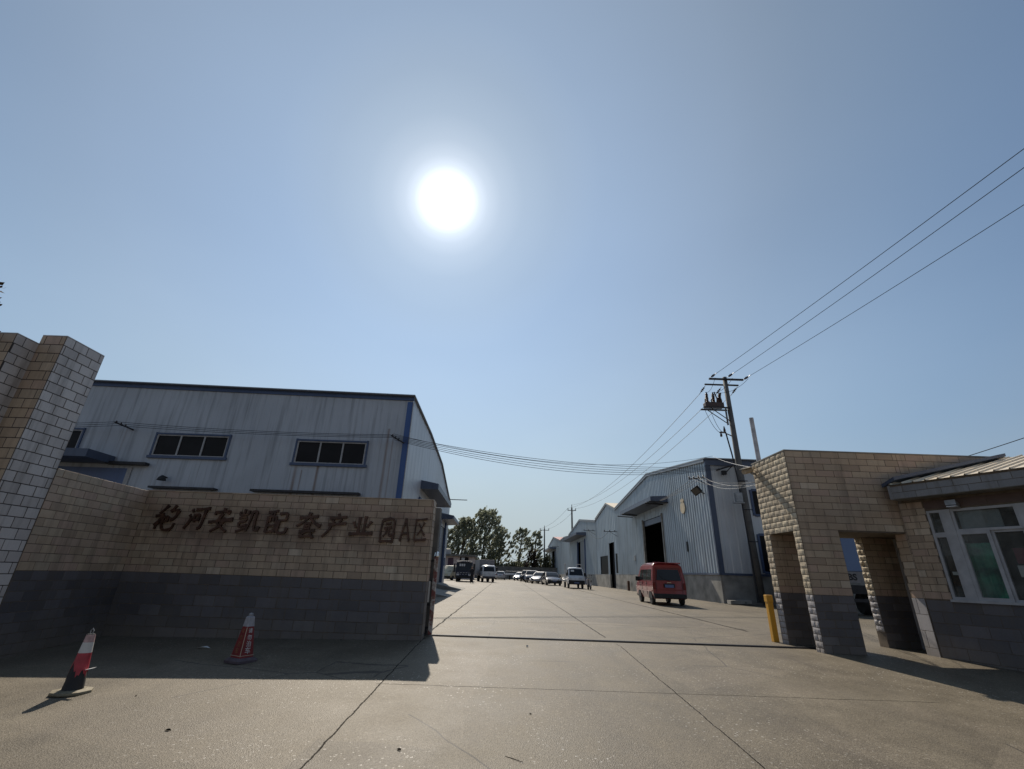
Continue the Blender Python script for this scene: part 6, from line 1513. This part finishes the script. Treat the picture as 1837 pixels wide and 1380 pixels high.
def poplar(label, x, y, h, spread, seed, lean=.22, n_l=16, dens=1.0, z0=1.5, s=.36, mat='leaf', group='poplars beyond the far wall'):
    rnd = random.Random(seed); g = gz(x, y); t_ = thing('poplar_tree', label, 'tree', (x, y, g), 0, group)
    wood = MB(); crown = MB()
    tr = [Vector((x, y, g-.1)), Vector((x+.1, y, g+h*.3)), Vector((x+lean*.15*h, y, g+h*.62)), Vector((x+lean*h*.3, y, g+h*.94))]
    wood.tube(tr, [h*.022, h*.017, h*.011, h*.003], 8)
    def along(f):
        k = max(0, min(.999, f))*3; i = min(2, int(k)); return tr[i].lerp(tr[i+1], k-i)
    def rad_at(f): return spread*(.6+.4*min(1, f/.35))*(1 if f < .55 else sqrt(max(.03, 1-((f-.55)/.5)**2)))
    for i in range(n_l):
        f = .12+.80*(i+.5)/n_l+rnd.uniform(-.03, .03); b = along(f); az = 2.4*i+rnd.uniform(-.5, .5)
        up_l = h*rnd.uniform(.12, .2); R = rad_at(f+.12)
        e = b+Vector((cos(az)*R+lean*up_l, sin(az)*R, up_l)); md = b.lerp(e, .5)-Vector((0, 0, up_l*.14))
        wood.tube([b, md, e], [h*.0065, h*.004, h*.0015], 5)
    # sprays of leaves: long narrow tufts blown to one side, spread through the crown with open gaps between
    nt = int(330*dens*(h/13))
    gaps = [(rnd.uniform(.2, .85), rnd.uniform(0, 2*pi), rnd.uniform(.35, 1)) for _ in range(9)]
    for k in range(nt):
        f = .10+.92*rnd.random()**.9; R = rad_at(f); az = rnd.uniform(0, 2*pi); rr = R*sqrt(rnd.random())
        c = along(f)+Vector((cos(az)*rr, sin(az)*rr, rnd.gauss(0, h*.02)))
        if any(abs(f-gf)*h < 1.3 and (Vector((cos(az)*rr, sin(az)*rr, 0))-Vector((cos(ga)*gr*R, sin(ga)*gr*R, 0))).length < 1.3 for gf, ga, gr in gaps): continue
        d = Vector((lean*3.4+rnd.gauss(0, .22)+cos(az)*.25*rr/spread, rnd.gauss(0, .3), 1.0))
        L = h*rnd.uniform(.028, .055)
        leaves(crown, c, d, L, L*rnd.uniform(.30, .46), int(rnd.uniform(18, 34)), s, rnd)
    wood.build('trunk', MT['bark'], t_, True); crown.build('crown', MT[mat], t_, True, recalc=False)
poplar('tallest and densest poplar, centre of the far clump above the white lorry', -5.6, 113, 15.6, 4.9, 11, .17, 26, 1.9)
poplar('broad ragged poplar left of the tallest one, its tips swept to the right', -10.4, 111, 13.3, 3.4, 12, .22, 18, 1.4)
poplar('lower poplar at the far left edge beside the warehouse canopy', -14.2, 112, 10.6, 3.2, 13, .24, 14, 1.5)
poplar('thin-leaved poplar to the right of the tallest one, full of sky gaps', -1.9, 114, 11.4, 2.6, 14, .26, 13, .75)
poplar('rounded poplar standing alone in the middle of the far wall', 2.9, 112, 11.2, 3.0, 15, .22, 16, 1.15)
poplar('slender open poplar just left of the short far power pole', 6.3, 113, 10.8, 1.9, 16, .26, 11, .6)
def bush(label, x, y, w, h, d, seed, mat, n=900, s=.4, name='bush'):
    rnd = random.Random(seed); g = gz(x, y); t_ = thing(name, label, 'bush', (x, y, g), 0, 'bushes behind the far wall')
    cr_ = MB()
    for k in range(max(6, int(w*3))):
        c = (x+rnd.uniform(-w/2, w/2), y+rnd.uniform(-d/2, d/2), g+h*rnd.uniform(.25, .8))
        leaves(cr_, c, (.3, 0, 1), h*rnd.uniform(.18, .3), w*.13, int(n/(w*3)), s, rnd)
    st_ = MB()
    for k in range(5): st_.tube([(x+rnd.uniform(-.3, .3), y, g), (x+rnd.uniform(-w/3, w/3), y, g+h*.7)], [.06, .02], 5)
    st_.build('stem', MT['bark'], t_, True); cr_.build('foliage', MT[mat], t_, True, recalc=False)
bush('dense dark bush behind the far wall under the tallest poplar', -6.5, 108.5, 7, 5.2, 3, 31, 'leaf_dark', 1600)
bush('low green bush behind the far wall right of the box lorry', -1.0, 108.5, 5, 3.9, 2.5, 32, 'leaf_dark', 900)
bush('mid green bush behind the far wall under the thin-leaved poplar', 1.8, 109, 4, 4.2, 2.5, 33, 'leaf_dark', 700)
bush('brown dry hedge behind the far wall beside the short power pole', 5.7, 108, 3.2, 6.4, 2.2, 34, 'leaf_brown', 1500, .35)
bush('dark green bush in front of the brown hedge by the gable row', 8.6, 109, 4.4, 5.8, 2.5, 35, 'leaf_dark', 1300)
bush('dark bush at the far left end of the far wall beside the small house', -12, 109, 5, 5.5, 3, 36, 'leaf_dark', 1200)
# far wood beyond everything: reads as one mass
fwd = MB(); rnd = random.Random(5)
for k in range(260):
    x = -110+k*.85; leaves(fwd, (x, 230+rnd.uniform(-8, 8), rnd.uniform(1.5, 5.5+1.5*sin(k*.23))), (.2, 0, 1), 2.4, 1.5, 26, 1.5, rnd)
tag(fwd.build('distant_woodland', MT['leaf_dark'], None, True, recalc=False), kind='stuff')

# leafy twig tips at the left edge: a street tree mostly outside the view
rnd = random.Random(9); stt = thing('street_tree', 'leafy twig tips of a tree poking in at the left edge above the stepped pillar', 'tree', (-14.6, 9.6, -.3))
wd = MB(); wd.tube([(-14.6, 9.6, -.4), (-14.5, 9.6, 3.5), (-14.2, 9.5, 6.6)], [.18, .14, .05], 8)
cw = MB()
for k in range(26):
    e = Vector((-14.2+rnd.uniform(-2.2, 1.6), 9.5+rnd.uniform(-1.6, 1.6), rnd.uniform(4.6, 7.6)))
    wd.tube([(-14.4, 9.55, rnd.uniform(3, 5.5)), e], [.04, .008], 5); leaves(cw, e, (.5, 0, .4), .7, .35, 40, .13, rnd)
tw = Vector((-11.62, 8.9, 6.52)); wd.tube([(-14.3, 9.55, 5.8), (-12.9, 9.2, 6.4), tw], [.04, .02, .006], 5)
leaves(cw, tw-Vector((.10, 0, .02)), (1, 0, -.4), .16, .05, 9, .075, rnd)
wd.build('trunk', MT['bark'], stt, True); cw.build('crown', MT['dry_leaf'], stt, True, recalc=False)

# ------------------------------------------------------------------ litter
for i, (x, y, s_, lab) in enumerate([(-4.18, 6.23, .02, 'curled dark leaf on the sunlit concrete nearest the torn cone'), (.32, 5.89, .014, 'small dark leaf in the middle of the apron'), (-.87, 4.86, .024, 'folded dark leaf near the bottom edge left of centre'), (-3.1, 5.2, .028, 'brown leaf on the apron halfway between torn cone and left joint'), (-5.6, 5.5, .025, 'little leaf by the cone shadow tip at lower left')]):
    z = gz(x, y); r = random.uniform(0, 6)
    q = MB(); n = 7; pts = [(cos(r)*s_*cx-sin(r)*s_*cy, sin(r)*s_*cx+cos(r)*s_*cy) for cx, cy in ((-1, 0), (-.4, .38), (.4, .34), (1, 0), (.4, -.34), (-.4, -.38))]
    q.mesh([(x+a, y+c, z+.006+(.35*s_ if k % 3 else 0)) for k, (a, c) in enumerate(pts)]+[(x+a, y+c, z+.003+(.35*s_ if k % 3 else 0)) for k, (a, c) in enumerate(pts)]+[(x, y, z+.004), (x, y, z+.001)],
           [(12, k, (k+1) % 6) for k in range(6)]+[(13, 6+(k+1) % 6, 6+k) for k in range(6)]+[(k, 6+k, 6+(k+1) % 6, (k+1) % 6) for k in range(6)])
    tag(q.build('fallen_leaf', MT['dry_leaf'], None, True), lab, 'leaf', 'fallen leaves on the apron')
for x, y, s_, lab in ((-5.04, 8.84, .11, 'crumpled white paper scrap in the shade between the two cones'), (.44, 9.52, .025, 'tiny bright white scrap just outside the gate rail')):
    z = gz(x, y); q = MB(); q.mesh([(x-s_, y-.02, z+.01), (x-.01, y-.5*s_, z+.035), (x+s_, y+.01, z+.008), (x+.02, y+.5*s_, z+.03), (x, y, z+.002)], [(0, 1, 3), (1, 2, 3), (0, 4, 1), (1, 4, 2), (2, 4, 3), (3, 4, 0)])
    tag(q.build('paper_scrap', MT['paper'], None, True), lab, 'paper')
q = MB(); x, y = .12, 4.76; z = gz(x, y); q.tube([(x-.07, y+.05, z+.003), (x, y, z+.004), (x+.08, y-.07, z+.003)], .0025, 5); tag(q.build('dry_twig', MT['dry_leaf'], None, True), 'thin dry twig lying on the apron near the bottom edge', 'twig')
